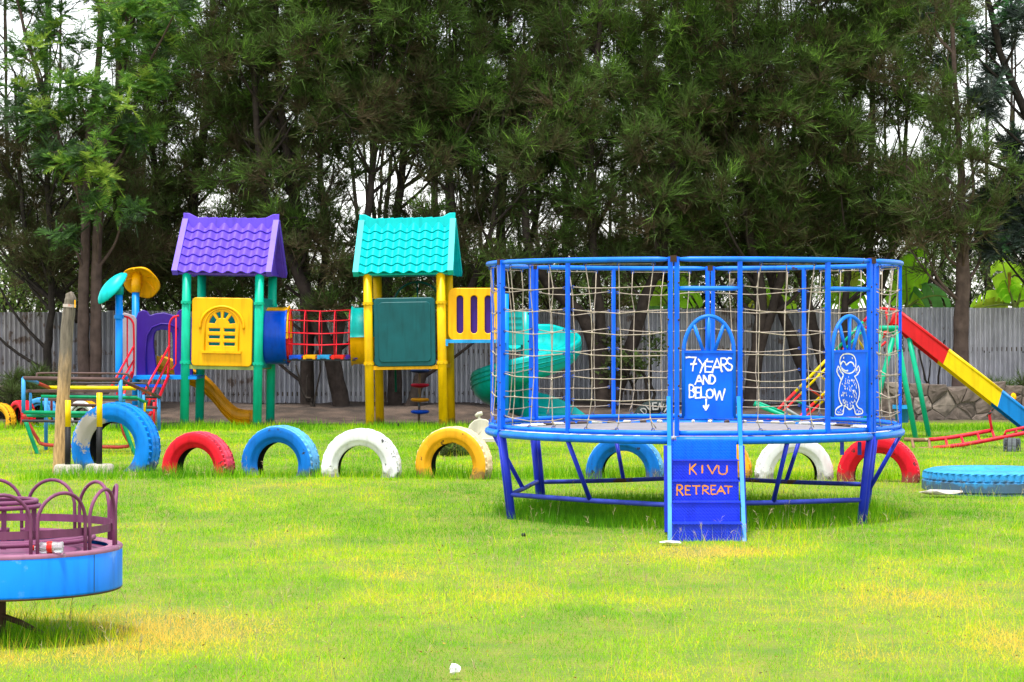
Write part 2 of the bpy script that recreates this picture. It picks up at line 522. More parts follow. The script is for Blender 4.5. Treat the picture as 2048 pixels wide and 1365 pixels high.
def needle_tufts(rng, C, D, S, T, twigs=15, nd=13):
    n = len(C)
    td = unit(D[:, None, :] + 0.62 * rng.normal(size=(n, twigs, 3)))
    tl = S[:, None] * rng.uniform(0.55, 1.1, (n, twigs))
    tips = tri_strip(np.repeat(C, twigs, 0), td.reshape(-1, 3), tl.ravel(), np.full(n * twigs, 0.012), rng)
    u = rng.uniform(0.12, 1.0, (n, twigs, nd))
    P = C[:, None, None, :] + td[:, :, None, :] * (tl[:, :, None] * u)[..., None]
    P[..., 2] -= 0.16 * tl[:, :, None] * u * u
    nd_dir = unit(td[:, :, None, :] * 1.0 + 0.42 * rng.normal(size=(n, twigs, nd, 3)) + np.array([0, 0, -0.05]))
    ln = rng.uniform(0.10, 0.24, n * twigs * nd)
    wd = rng.uniform(0.008, 0.015, n * twigs * nd)
    tri = tri_strip(P.reshape(-1, 3), nd_dir.reshape(-1, 3), ln, wd, rng)
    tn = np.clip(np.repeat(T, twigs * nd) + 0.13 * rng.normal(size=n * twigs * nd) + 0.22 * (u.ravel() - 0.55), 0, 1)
    tt = np.clip(np.repeat(T, twigs) * 0.3, 0, 1)
    co = np.concatenate([tri, tips]).reshape(-1, 3)
    return co, np.repeat(np.concatenate([tn, tt]), 3)

def fern_tufts(rng, C, D, S, T, fr=10, pairs=11):
    """pinnate leaves: every leaflet a narrow blade"""
    n = len(C)
    fd = unit(D[:, None, :] * 0.7 + 0.75 * rng.normal(size=(n, fr, 3)))
    fl = (S[:, None] * rng.uniform(0.7, 1.15, (n, fr)))
    side = unit(np.cross(fd, np.array([0, 0, 1.0]) + 0.3 * rng.normal(size=fd.shape)))
    rach = tri_strip(np.repeat(C, fr, 0), fd.reshape(-1, 3), fl.ravel(), np.full(n * fr, 0.01), rng)
    out = [rach]; tn = [np.repeat(T, fr)]
    for k in range(pairs):
        u = 0.15 + 0.85 * k / pairs
        P = C[:, None, :] + fd * (fl * u)[..., None]
        P = P.copy(); P[..., 2] -= 0.22 * fl * u * u
        ll = fl * 0.42 * math.sin(PI * (0.18 + 0.75 * u))
        for sg in (-1, 1):
            dd = unit(fd * 0.75 + side * sg + 0.12 * rng.normal(size=fd.shape))
            out.append(tri_strip(P.reshape(-1, 3), dd.reshape(-1, 3), ll.ravel(), np.full(n * fr, 0.017), rng))
            tn.append(np.clip(np.repeat(T, fr) + 0.1 * rng.normal(size=n * fr), 0, 1))
    return np.concatenate(out).reshape(-1, 3), np.repeat(np.concatenate(tn), 3)

def leaf_tufts(rng, C, D, S, T, k=26, size=0.09):
    n = len(C)
    P = (C[:, None, :] + rng.normal(size=(n, k, 3)) * (S * 0.5)[:, None, None]).reshape(-1, 3)
    dd = unit(rng.normal(size=P.shape) + np.array([0, 0, 0.3]))
    l = size * rng.uniform(0.6, 1.4, len(P))
    tri = tri_strip(P, dd, l, l * 0.55, rng)
    tn = np.clip(np.repeat(T, k) + 0.15 * rng.normal(size=n * k), 0, 1)
    return tri.reshape(-1, 3), np.repeat(tn, 3)

def make_tree(name, label, base, Y, stems, clumps, seed, bark=None, leaf=None, kind='needle', stem_r=0.11,
              tufts=20, size=(0.34, 0.58), tint=(0.47, 0.21), limbs=True, cat='tree', group=None, suckers=0, tw=(14, 12)):
    """stems: photo polylines [(px,py,dY)...]; clumps: [(px,py,dY,radius m, tint offset)]"""
    rng = np.random.default_rng(seed); rnd = random.Random(seed)
    bx = at(base, HZ, Y).x
    root = thing(name, label, cat, (bx, Y, float(ground_z(bx, Y)) - 0.05), group=group)
    tr = MB(); spts = []
    for st in stems:
        sr = st[0] if isinstance(st[0], (int, float)) else stem_r
        pl = st[1:] if isinstance(st[0], (int, float)) else st
        pts = [at(p[0], p[1], Y + (p[2] if len(p) > 2 else 0)) for p in pl]
        pts = smooth_path(pts, 5)
        pts = [p + Vector((rnd.uniform(-1, 1), rnd.uniform(-1, 1), 0)) * 0.015 for p in pts]
        k = len(pts)
        rad = [sr * (1 - 0.8 * i / (k - 1)) * rnd.uniform(0.93, 1.07) + 0.008 for i in range(k)]
        rad[0] *= 1.25
        tr.tube(pts, rad, 9)
        spts += [(p, r) for p, r in zip(pts, rad)]
    allco, allt = [], []
    for (cx, cy, dY, r, to) in clumps:
        c = at(cx, cy, Y + dY)
        best, bd = None, 1e9
        for p, rr in spts:
            if p.z > c.z - 0.15: continue
            h = math.hypot(p.x - c.x, p.y - c.y)
            d = abs((c.z - p.z) - h * 0.9 - 0.3) + h * 0.5
            if d < bd: best, bd = (p, rr), d
        if best is None: best = min(spts, key=lambda q: (q[0] - c).length)
        p, rr = best
        if limbs:
            mid = p.lerp(c, 0.5) + Vector((rnd.uniform(-.12, .12), rnd.uniform(-.12, .12), -0.12 * (c - p).length + rnd.uniform(0, .1)))
            lr = min(rr * 0.7, 0.035)
            path = smooth_path([p, mid, c], 5)
            tr.tube(path, [lr * (1 - 0.75 * i / (len(path) - 1)) for i in range(len(path))], 5, caps=False)
        nt_ = max(3, int(tufts * (r / 0.8) ** 2 * rnd.uniform(0.85, 1.15) * (0.45 if cy < -70 else 1.0)))
        off = unit(rng.normal(size=(nt_, 3))) * (rng.uniform(0, 1, (nt_, 1)) ** 0.45) * np.array([r, r, r * 0.75])
        C = np.array(c) + off
        D = unit(off / r * 0.8 + np.array([0, 0, 0.65]) + 0.25 * rng.normal(size=(nt_, 3)))
        C = C - D * 0.2
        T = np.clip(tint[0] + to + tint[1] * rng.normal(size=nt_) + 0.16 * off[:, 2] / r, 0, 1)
        S = rng.uniform(size[0], size[1], nt_)
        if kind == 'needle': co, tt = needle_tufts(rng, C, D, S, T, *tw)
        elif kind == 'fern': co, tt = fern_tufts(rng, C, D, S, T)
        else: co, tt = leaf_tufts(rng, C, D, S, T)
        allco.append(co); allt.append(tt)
        if limbs:
            for q in C[:: 3 if kind == 'needle' else 2]:
                q = Vector(q); m_ = c.lerp(q, 0.5) + Vector((0, 0, -0.04))
                tr.tube([c, m_, q], [0.012, 0.009, 0.005], 3, caps=False)
    for k in range(suckers):
        p, rr = rnd.choice([q for q in spts if q[0].z > 1.9] or spts)
        a = rnd.uniform(0, 2 * PI); h = rnd.uniform(1.0, 2.4)
        e = p + Vector((math.cos(a) * h * 0.35, math.sin(a) * h * 0.35, h))
        m_ = p.lerp(e, 0.45) + Vector((math.cos(a), math.sin(a), 0)) * 0.12
        pth = smooth_path([p, m_, e], 3)
        tr.tube(pth, [0.02 * (1 - 0.7 * i / (len(pth) - 1)) for i in range(len(pth))], 4, caps=False)
        nt_ = 3
        C = np.array([pth[int(len(pth) * f) - 1] for f in (0.6, 0.8, 1.0)])
        D = unit(np.array(e - p)[None, :] + 0.3 * rng.normal(size=(nt_, 3)))
        co, tt = needle_tufts(rng, C, D, np.full(nt_, 0.35), np.full(nt_, max(tint[0] - 0.18, 0.05)), 6, 7)
        allco.append(co); allt.append(tt)
    tr.build('trunk', bark or M_BARK, root)
    if allco:
        co = np.concatenate(allco) - np.array(ORIGIN[root.name])
        np_mesh('crown', co, 3, leaf or M_CAS, root, np.concatenate(allt))
    return root

def scatter(rnd, x0, x1, y0, y1, n, dY, r, gaps=(), tlow=0.0, md=0.55):
    """clump centres (photo px at the tree's distance), kept apart; gaps = openings in the crown"""
    out = []
    tries = 0
    while len(out) < n and tries < n * 40:
        tries += 1
        x, y = rnd.uniform(x0, x1), rnd.uniform(y0, y1)
        if any(a - 22 < x < c + 22 and b_ - 22 < y < d + 22 for a, b_, c, d in gaps): continue
        rr = rnd.uniform(*r)
        if any((x - q[0]) ** 2 + (y - q[1]) ** 2 < (md * (rr + q[3]) * 113) ** 2 and rnd.random() < 0.9 for q in out): continue
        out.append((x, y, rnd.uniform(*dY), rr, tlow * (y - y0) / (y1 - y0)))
    return out
R_ = random.Random(11)
GAPS = [(705, 260, 785, 440), (850, 330, 895, 410), (1200, 370, 1258, 480), (1090, 370, 1120, 440), (1740, 225, 1820, 310)]
TREES = [
    # base px, Y, stems, crown box (x0,x1,y0,y1), clumps, lean colour
    dict(base=395, Y=43.2, stems=[[0.14, (395, 835), (400, 640), (385, 420), (420, 150), (430, -250)], [0.09, (395, 700), (340, 480), (300, 250), (310, -100)]],
         box=(250, 560, 30, 570), n=38, lab='tall dark casuarina tree behind the purple roof'),
    dict(base=610, Y=40.9, stems=[[0.13, (612, 838), (615, 640), (600, 450), (560, 200), (550, -250)], [0.08, (615, 700), (650, 520), (640, 300), (650, -100)]],
         box=(430, 700, 40, 470), n=26, lab='casuarina tree with a dark trunk seen between the two roofs'),
    dict(base=684, Y=40.6, stems=[[0.15, (686, 838), (668, 740), (620, 600), (575, 500), (520, 330), (500, -50)], [0.09, (668, 740), (690, 600), (735, 430), (750, 200), (740, -200)]],
         box=(600, 830, -40, 250), n=20, lab='leaning forked casuarina tree rising behind the red rope bridge'),
    dict(base=790, Y=41.2, stems=[[0.12, (790, 838), (788, 700), (775, 560), (800, 380), (820, 100), (820, -250)], [0.06, (788, 700), (760, 560), (745, 400), (745, 230)]],
         box=(740, 960, 60, 290), n=18, lab='upright casuarina tree behind the left yellow posts'),
    dict(base=818, Y=40.7, stems=[[0.11, (815, 838), (840, 760), (880, 640), (905, 480), (900, 300), (920, -100)], [0.07, (850, 735), (930, 600), (985, 450), (1010, 200)]],
         box=(850, 1080, 150, 400), n=20, lab='leaning casuarina tree behind the disc climbing pole'),
    dict(base=1010, Y=43.4, stems=[[0.12, (1010, 832), (1020, 640), (1000, 450), (1020, 200), (1010, -250)], [0.07, (1015, 600), (1070, 450), (1080, 250)]],
         box=(900, 1160, -20, 300), n=22, lab='casuarina tree with broad pale green top right of the turquoise roof'),
    dict(base=1210, Y=40.6, stems=[[0.15, (1208, 842), (1195, 740), (1170, 640), (1090, 560), (1050, 440), (1060, 200)], [0.13, (1215, 842), (1250, 730), (1290, 600), (1330, 470), (1350, 200), (1350, -250)], [0.1, (1208, 842), (1205, 700), (1190, 540), (1180, 350), (1200, 50), (1210, -200)]],
         box=(1100, 1400, 50, 470), n=30, lab='many-stemmed casuarina tree forking low behind the trampoline net'),
    dict(base=1330, Y=44.0, stems=[[0.12, (1330, 830), (1340, 640), (1320, 450), (1300, 200), (1310, -250)]],
         box=(1240, 1480, -10, 520), n=26, lab='dark casuarina tree above the arched trampoline gate'),
    dict(base=1500, Y=40.7, stems=[[0.13, (1498, 842), (1512, 720), (1520, 580), (1490, 430), (1470, 200), (1470, -250)], [0.08, (1512, 720), (1560, 560), (1580, 400), (1590, 150)]],
         box=(1370, 1640, 40, 510), n=30, lab='casuarina tree with a straight dark stem right of the arched gate'),
    dict(base=1655, Y=41.1, stems=[[0.11, (1650, 842), (1600, 720), (1560, 610), (1520, 470), (1510, 250), (1520, -150)], [0.11, (1690, 842), (1640, 700), (1610, 580), (1590, 430), (1620, 200), (1630, -200)], [0.08, (1700, 842), (1690, 650), (1700, 450), (1700, 200)]],
         box=(1520, 1800, 20, 480), n=30, lab='left-leaning casuarina stems in front of the fence at the trampoline right side'),
    dict(base=1760, Y=44.2, stems=[[0.11, (1760, 830), (1755, 620), (1735, 450), (1745, 200), (1740, -250)], [0.07, (1755, 600), (1800, 420), (1820, 150)]],
         box=(1660, 1890, -10, 430), n=20, lab='thinner casuarina tree with sky gaps behind the banana plants'),
]
for i, T in enumerate(TREES):
    x0, x1, y0, y1 = T['box']
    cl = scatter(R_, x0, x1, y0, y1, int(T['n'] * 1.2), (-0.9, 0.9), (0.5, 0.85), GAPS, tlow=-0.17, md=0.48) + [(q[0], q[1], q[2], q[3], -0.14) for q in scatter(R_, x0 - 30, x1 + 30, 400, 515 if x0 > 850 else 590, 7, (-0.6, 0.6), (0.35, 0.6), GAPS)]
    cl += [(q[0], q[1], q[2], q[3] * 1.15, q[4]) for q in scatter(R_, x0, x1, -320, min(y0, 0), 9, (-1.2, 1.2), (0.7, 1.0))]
    make_tree('casuarina_tree', T['lab'], T['base'], T['Y'], T['stems'], cl, 100 + i, suckers=10, group='row of casuarina trees along the fence')

cl = scatter(R_, 60, 330, 230, 540, 24, (-.7, .7), (.5, .8), [(0, 0, 110, 200)], tlow=-.2)
make_tree('casuarina_tree', 'dark casuarina tree behind the twin-trunked feathery tree at left', 230, 43.6, [[0.11, (235, 830), (230, 640), (245, 450), (235, 200), (240, -250)], [0.07, (232, 640), (160, 480), (110, 330), (90, 150)]], cl, 130, suckers=8, tint=(.38, .2), group='row of casuarina trees along the fence')
# big straight trunk at the right
cl = [(1925, 440, -.5, .5, 0), (1900, 380, -.5, .5, 0), (1945, 340, -.4, .5, .1), (1915, 290, -.4, .5, .1), (1890, 455, -.4, .4, 0), (1960, 440, -.4, .4, 0)] + scatter(R_, 1790, 2010, 300, 490, 10, (-0.6, 0.9), (0.4, 0.6), tlow=-0.1) + scatter(R_, 1830, 1930, -100, 300, 7, (-0.5, 0.5), (0.4, 0.6))
make_tree('straight_trunk_tree', 'tall tree with thick straight reddish brown trunk standing on the stone wall at right', 1924, 40.0,
          [[0.15, (1922, 800), (1924, 640), (1926, 480), (1924, 400), (1922, 330)], [0.05, (1924, 400), (1915, 250), (1905, 0), (1910, -300)]], cl, 301, bark=M_BARK_L, tint=(0.36, 0.15), tufts=14)
# dark grey fern-leaved tree at the right edge
cl = scatter(R_, 1960, 2230, 340, 500, 18, (-0.8, 0.8), (0.5, 0.75), md=.4) + scatter(R_, 1960, 2230, -250, 340, 18, (-0.8, 0.8), (0.35, 0.55)) + [(1950, 60, 0, .4, 0), (1900, 130, 0, .35, 0), (1885, 20, 0, .4, .2), (1985, 140, 0, .35, .1)]
make_tree('silky_oak_tree', 'dark grey-green feathery tree overhanging the right edge', 2130, 41.0,
          [[0.14, (2130, 830), (2120, 600), (2100, 420), (2060, 250), (2000, 100), (1960, -80)], [0.09, (2110, 500), (2180, 300), (2200, 0)], [0.05, (2110, 470), (2030, 420), (1960, 440)], [0.05, (2090, 380), (1990, 330), (1930, 310)]],
          cl, 302, bark=M_BARK_D, leaf=M_GREV_D, kind='fern', tint=(0.4, 0.2), tufts=34, size=(0.22, 0.38))
# bright fern-leaved tree at the left
cl = ([(x_, y_, d_, r_, t_) for x_, y_, d_, r_, t_ in (
      (150, 160, -.6, .55, 0), (215, 190, -.7, .6, .1), (300, 150, -.3, .55, .1), (60, 100, -.4, .5, .05), (120, 60, -.2, .5, .1), (230, 70, -.3, .55, .1), (330, 60, 0, .5, .05), (270, 240, -.3, .5, 0),
      (180, 280, -.8, .5, .15), (150, 320, -.8, .45, .1), (210, 350, -.9, .4, .2), (120, 300, -.6, .45, -.2), (250, 400, -.6, .38, .1), (130, 450, -.5, .38, .05), (190, 410, -.7, .35, -.1), (40, 190, -.3, .5, -.1), (90, 220, -.4, .5, 0))]
      + scatter(R_, -80, 380, -250, 0, 12, (-0.8, 0.8), (0.5, 0.75)))
make_tree('silky_oak_tree', 'bright green feathery tree with twin trunks at the left', 180, 40.2,
          [[0.105, (169, 790), (166, 640), (170, 480), (175, 300), (200, 50), (190, -250)], [0.105, (192, 790), (192, 640), (196, 470), (215, 280), (260, 60), (300, -200)], [0.05, (172, 420), (110, 260), (60, 100), (20, -60)]],
          cl, 303, bark=M_BARK_L, leaf=M_GREV, kind='fern', tint=(0.6, 0.22), tufts=28, size=(0.24, 0.42))
# thin dark tree at the far left
cl = scatter(R_, -90, 270, 230, 530, 32, (-0.7, 0.9), (0.5, 0.8), tlow=-.1) + scatter(R_, -100, 150, -200, 220, 8, (-.6, .6), (.35, .55))
make_tree('dark_thin_tree', 'slim almost black trunked tree at the far left before the fence', 97, 40.9,
          [[0.07, (98, 800), (96, 700), (103, 600), (100, 450), (90, 250), (95, 0), (90, -250)], [0.07, (160, 640, .4), (120, 590, .3), (80, 545, .2), (55, 490), (40, 350), (30, 150)]],
          cl, 304, bark=M_BARK_D, tint=(0.28, 0.15), tufts=15)
# back row, thin and open against the sky
BG_LAB = ['slender far tree behind the purple roof', 'slender far tree standing in the sky gap left of the turquoise roof', 'slender far tree rising over the turquoise roof', 'slender far tree just right of the turquoise roof',
          'slender far tree above the spiral slide', 'slender far tree in the sky gap above the trampoline left half', 'slender far tree over the arched gate with the words', 'slender far tree above the right half of the trampoline',
          'slender far tree behind the tall banana plant', 'slender far tree at the right edge', 'slender far tree behind the yellow leaf cap', 'slender far tree at the left edge']
for i, (bx, Y, top) in enumerate(((500, 52, 120), (745, 54, 330), (860, 51, 300), (955, 55, 320), (1120, 53, 280), (1235, 52, 400), (1420, 54, 300), (1560, 52, 250), (1830, 53, 330), (2010, 54, 250), (300, 53, 250), (60, 53, 300))):
    st = []
    for k in range(4):
        o_ = R_.uniform(-70, 70); m_ = R_.uniform(-35, 35)
        st.append([R_.uniform(0.04, 0.08), (bx + m_, 790), (bx + m_ + o_ * .3, 620), (bx + m_ + o_ * .7, 460), (bx + m_ + o_, 250), (bx + m_ + o_ * 1.1, 0)])
    cl = scatter(R_, bx - 130, bx + 130, 505, 625, 16, (-0.5, 0.5), (0.5, 0.8), md=0.35) + scatter(R_, bx - 120, bx + 120, -50, 470, 14, (-0.5, 0.5), (0.35, 0.6), GAPS) + scatter(R_, bx - 90, bx + 90, 230, 480, 7, (-0.5, 0.5), (0.16, 0.28))
    make_tree('background_tree', BG_LAB[i], bx, Y, st, cl, 400 + i, tint=(0.3, 0.2), tufts=13, size=(0.3, 0.5), suckers=8, stem_r=0.06, tw=(11, 9), group='thin trees far behind the fence')

# ---------------------------------------------------------------- bushes
def bush(label, x0, x1, y0, y1, Y, n, seed, tint, kind='leaf', r=(0.25, 0.45), tufts=14, name='bush', cat='bush', group=None):
    rnd = random.Random(seed)
    cl = scatter(rnd, x0, x1, y0, y1, n, (-0.4, 0.4), r, md=0.3)
    bx = (x0 + x1) / 2
    by = HZ + EYE * F / Y
    st = [[0.03, (bx + rnd.uniform(-20, 20), by), (bx + rnd.uniform(-40, 40), (by + y1) / 2), (rnd.uniform(x0, x1), (y0 + y1) / 2)] for _ in range(4)]
    return make_tree(name, label, bx, Y, st, cl, seed, bark=M_BARK_D, leaf=M_BUSH, kind=kind, size=(0.16, 0.28) if kind == 'needle' else ((0.35, 0.6) if r[1] > 0.3 else (0.12, 0.22)), tint=(tint, 0.18), tufts=tufts, limbs=True, cat=cat, group=group)
bush('pale olive bush above the fence at the left edge', -20, 80, 520, 610, 45, 20, 501, 0.6)
bush('yellowish bush above the fence behind the leaning branch', 90, 240, 520, 610, 45.5, 24, 502, 0.55)
bush('dark bush above the fence behind the blue posts', 240, 370, 540, 625, 45, 18, 503, 0.4)
bush('dark leafy bush above the fence behind the purple tower', 370, 560, 500, 620, 46, 24, 504, 0.2)
bush('bright leafy bush above the fence left of the turquoise tower', 600, 740, 560, 625, 45, 10, 505, 0.6)
bush('dark leafy bush above the fence behind the turquoise tower', 740, 960, 520, 620, 46.5, 15, 506, 0.25)
bush('dark leafy bush above the fence behind the spiral slide', 1000, 1260, 520, 620, 46.5, 16, 507, 0.3)
bush('dark leafy bush above the fence behind the trampoline gates', 1380, 1640, 540, 620, 46.5, 16, 508, 0.3)
bush('olive bush behind the thick straight trunk', 1850, 2010, 480, 610, 46, 13, 509, 0.35)
bush('dark low shrub growing over the left stone wall', -60, 125, 745, 790, 39.0, 18, 510, 0.1, kind='needle', r=(0.15, 0.28), tufts=60)
bush('low dark shrub on top of the right stone wall', 1975, 2120, 765, 790, 39.6, 9, 511, 0.2, kind='needle', r=(0.12, 0.22), tufts=60)
bush('small dark-leaved sapling before the fence behind the trampoline net', 1225, 1320, 660, 740, 40.3, 7, 512, 0.1, r=(0.12, 0.2), tufts=10)
bush('low green weed clump behind the yellow tyre', 880, 925, 885, 905, 29.5, 5, 513, 0.45, kind='needle', r=(0.08, 0.14), tufts=60)
for i, (bx, top) in enumerate(((625, 730), (1870, 700))):
    st = [[0.022, (bx, 835), (bx - 4, 800), (bx - 18, top + 60), (bx - 34, top)], [0.016, (bx, 820), (bx + 6, top + 70), (bx + 18, top - 20)], [0.012, (bx - 3, 800), (bx - 12, top + 70), (bx - 10, top + 20)]]
    make_tree('bare_sapling', ['leafless forked sapling beneath the rope bridge', 'leafless dark twiggy sapling on the right stone wall'][i], bx, 40.4, st, [], 520 + i, bark=M_BARK_D, cat='sapling')

# ---------------------------------------------------------------- banana plants behind the fence
M_BAN = []
for i, c in enumerate(((0.32, 0.72, 0.02), (0.46, 0.78, 0.04), (0.12, 0.32, 0.07), (0.5, 0.56, 0.06))):
    m = pmat('banana_leaf_%d' % i, c, rough=0.4, var=0.25, scale=4, spec=0.4)
    t = m.node_tree; b_ = t.nodes['Principled BSDF']
    tr_ = t.nodes.new('ShaderNodeBsdfTranslucent'); src = b_.inputs['Base Color'].links[0].from_socket
    t.links.new(src, tr_.inputs['Color']); ms = t.nodes.new('ShaderNodeMixShader'); ms.inputs[0].default_value = 0.55
    t.links.new(b_.outputs[0], ms.inputs[1]); t.links.new(tr_.outputs[0], ms.inputs[2]); t.links.new(ms.outputs[0], t.nodes['Material Output'].inputs['Surface'])
    M_BAN.append(m)
M_BSTEM = pmat('banana_stem', (0.22, 0.28, 0.06), rough=0.6, var=0.3, worn=((0.2, 0.12, 0.05), 0.4, 6))
M_BDRY = pmat('banana_dry_leaf', (0.55, 0.32, 0.05), rough=0.8, var=0.3)
def banana_leaf(root, p0, p1, droop, width, rnd, mat):
    p0, p1 = Vector(p0), Vector(p1)
    n = 16
    d = p1 - p0
    sd = d.cross(Vector((rnd.uniform(-.35, .35), 1, rnd.uniform(-.5, .3)))).normalized()
    V, Fc = [], []
    mb = MB(); rib = []
    for i in range(n + 1):
        t = i / n
        c = p0.lerp(p1, t) + Vector((0, 0, -droop * (t * t - t * 0.5)))
        rib.append(c)
    lift = Vector((0, 0, 1))
    for sg in (-1, 1):
        tears = {rnd.randint(4, 13) for _ in range(3)}
        prev = None
        V, Fc = [], []
        for i in range(2, n + 1):
            t = i / n
            w = width * (math.sin(PI * min(1, (t - 0.1) / 0.95)) ** 0.55 if 0.1 < t < 1.04 else 0) * rnd.uniform(0.94, 1.05)
            w = max(w, 0.004)
            up = lift * (0.22 * w)
            V += [rib[i], rib[i] + sd * sg * w * 0.55 + up, rib[i] + sd * sg * w + up * 0.6 + Vector((0, 0, -0.35 * w * rnd.uniform(.5, 1.2)))]
        m_ = n - 1
        for i in range(m_ - 1):
            if (i + 2) in tears: continue
            a = i * 3
            Fc += [(a, a + 3, a + 4, a + 1), (a + 1, a + 4, a + 5, a + 2)]
        for i in tears:
            a = (i - 2) * 3
            if 0 <= a < (m_ - 1) * 3: Fc.append((a, a + 3, a + 1))
        mb.add(V, Fc, True)
    lf = mb.build('leaf', mat, root)
    r = MB(); r.tube(rib, [0.022 * (1 - 0.8 * i / n) + 0.003 for i in range(n + 1)], 5)
    r.build('midrib', M_BSTEM, lf)
def banana(label, base, Y, leaves, seed, stem_top=600, dry=None):
    rnd = random.Random(seed)
    p = at(base, HZ, Y)
    root = thing('banana_plant', label, 'banana plant', (p.x, Y, float(ground_z(p.x, Y)) - 0.05), group='banana plants behind the fence')
    st = MB(); top = at(base, stem_top, Y)
    st.tube([(p.x, Y, -0.1), (p.x, Y, top.z * 0.5), top], [0.11, 0.09, 0.05], 10)
    st.build('stem', M_BSTEM, root)
    for (x1, y1, dr, w, mi) in leaves:
        a = top + Vector((rnd.uniform(-.04, .04), rnd.uniform(-.05, .05), -0.05))
        banana_leaf(root, a, at(x1, y1, Y + rnd.uniform(-.25, .25)), dr, w * 1.3, rnd, M_BAN[mi])
    if dry:
        d = MB()
        for k in range(3):
            q = at(dry[0] + k * 3, dry[1], Y - 0.2); d.bar(q, q + Vector((rnd.uniform(-.03, .03), 0, -0.35 + 0.06 * k)), 0.05, 0.012)
        d.build('dry_leaf', M_BDRY, root)
banana('banana plant with tall upright bright leaf behind the slotted yellow panel', 958, 42.7, [(975, 510, .1, .17, 1), (985, 470, .1, .14, 1), (930, 560, .3, .16, 0), (1000, 580, .3, .15, 0)], 61)
banana('banana plant showing small leaves under the turquoise roof', 800, 42.7, [(780, 590, .1, .14, 1), (830, 575, .2, .14, 1), (760, 610, .3, .12, 0)], 62, 625)
banana('banana plant with one broad leaf above the fence left of the gate', 1345, 42.7, [(1390, 560, .4, .26, 0), (1290, 555, .3, .2, 1), (1370, 520, .1, .15, 1), (1270, 600, .4, .18, 2)], 63, 610)
banana('banana plant with narrow upright leaves between the two gates', 1545, 42.7, [(1560, 545, .05, .1, 1), (1520, 565, .2, .16, 0), (1500, 590, .3, .14, 3), (1590, 590, .3, .14, 1)], 64, 615)
banana('banana plant with broad leaves behind the right trampoline gate', 1690, 42.7, [(1660, 545, .2, .17, 1), (1720, 535, .2, .2, 1), (1650, 590, .3, .16, 0), (1740, 570, .2, .18, 0), (1700, 510, .1, .14, 3)], 65, 612)
banana('tall banana plant with large arching torn leaf right of the trampoline', 1815, 42.7, [(1835, 490, .1, .24, 0), (1812, 530, .1, .2, 1), (1896, 570, .45, .26, 2), (1850, 598, .3, .2, 1), (1780, 560, .3, .18, 0)], 66, 612)
banana('bright yellow-green banana plant at the right edge with dry leaves', 2030, 42.7, [(1940, 600, .35, .22, 1), (2010, 555, .1, .16, 0), (2000, 505, .0, .2, 1), (2060, 520, .1, .24, 1), (2075, 590, .3, .24, 1), (1945, 612, .2, .14, 3)], 67, 605, dry=(2016, 545))
# ---------------------------------------------------------------- moulded play structure
GREEN = pmat('green_post', (0.0, 0.42, 0.26), rough=0.4, var=0.14, scale=3, low=(DIRT, 0.12))
YELLOW = pmat('yellow_plastic', (0.82, 0.39, 0.0), rough=0.42, var=0.09, scale=3, worn=((0.45, 0.27, 0.02), 0.12, 5), low=(DIRT, 0.12))
YPOST = pmat('yellow_post', (0.72, 0.42, 0.0), rough=0.42, var=0.15, scale=4, worn=((0.35, 0.2, 0.03), 0.12, 9), low=(DIRT, 0.14))
PURPLE = pmat('purple_plastic', (0.125, 0.065, 0.58), rough=0.45, var=0.1, scale=3, worn=((0.11, 0.06, 0.42), 0.15, 5))
PURPLE_D = pmat('deep_purple_plastic', (0.045, 0.012, 0.22), rough=0.4, var=0.12, scale=3)
TURQ = pmat('turquoise_plastic', (0.0, 0.47, 0.48), rough=0.45, var=0.09, scale=3, worn=((0.02, 0.36, 0.35), 0.14, 5))
TEAL = pmat('dark_teal_plastic', (0.004, 0.075, 0.085), rough=0.4, var=0.15, scale=4)
TEAL_M = pmat('teal_plastic', (0.0, 0.27, 0.25), rough=0.4, var=0.12, scale=4, worn=((0.02, 0.2, 0.18), 0.15, 5))
SLIDE_T = pmat('sea_green_slide_plastic', (0.0, 0.36, 0.345), rough=0.28, var=0.1, scale=3, worn=((0.02, 0.26, 0.25), 0.2, 4))
BLUEP = pmat('bright_blue_post', (0.0, 0.22, 0.75), rough=0.4, var=0.12, scale=3, low=(DIRT, 0.1))
BLUE_S = pmat('blue_shell_plastic', (0.0, 0.075, 0.62), rough=0.3, var=0.1, scale=3)
ORANGE = pmat('orange_plastic', (0.62, 0.26, 0.0), rough=0.35, var=0.15, scale=4, worn=((0.2, 0.1, 0.02), 0.2, 5))
RED = pmat('red_paint', (0.62, 0.01, 0.025), rough=0.4, var=0.15, scale=5, worn=(RUST, 0.08, 12))
REDP = pmat('red_plastic', (0.7, 0.02, 0.01), rough=0.4, var=0.1)
GREYP = pmat('lilac_grey_panel', (0.30, 0.26, 0.29), rough=0.6, var=0.15, scale=3)
LBLUE = pmat('light_blue_paint', (0.02, 0.28, 0.62), rough=0.45, var=0.2, scale=6, worn=(RUST, 0.12, 10))
SOFFIT = pmat('soffit_plastic', (0.06, 0.03, 0.2), rough=0.6)

def clamp(root, x, y, z, r, mat):
    mb = MB()
    mb.lathe([(r, -0.022), (r + 0.014, -0.022), (r + 0.014, 0.022), (r, 0.022)], 20, Matrix.Translation((x, y, z)), smooth=False)
    for s in (-1, 1): mb.box((x + s * 0.03, y - r - 0.014, z), (0.02, 0.008, 0.012))
    return mb.build('clamp', mat, root, world=False)

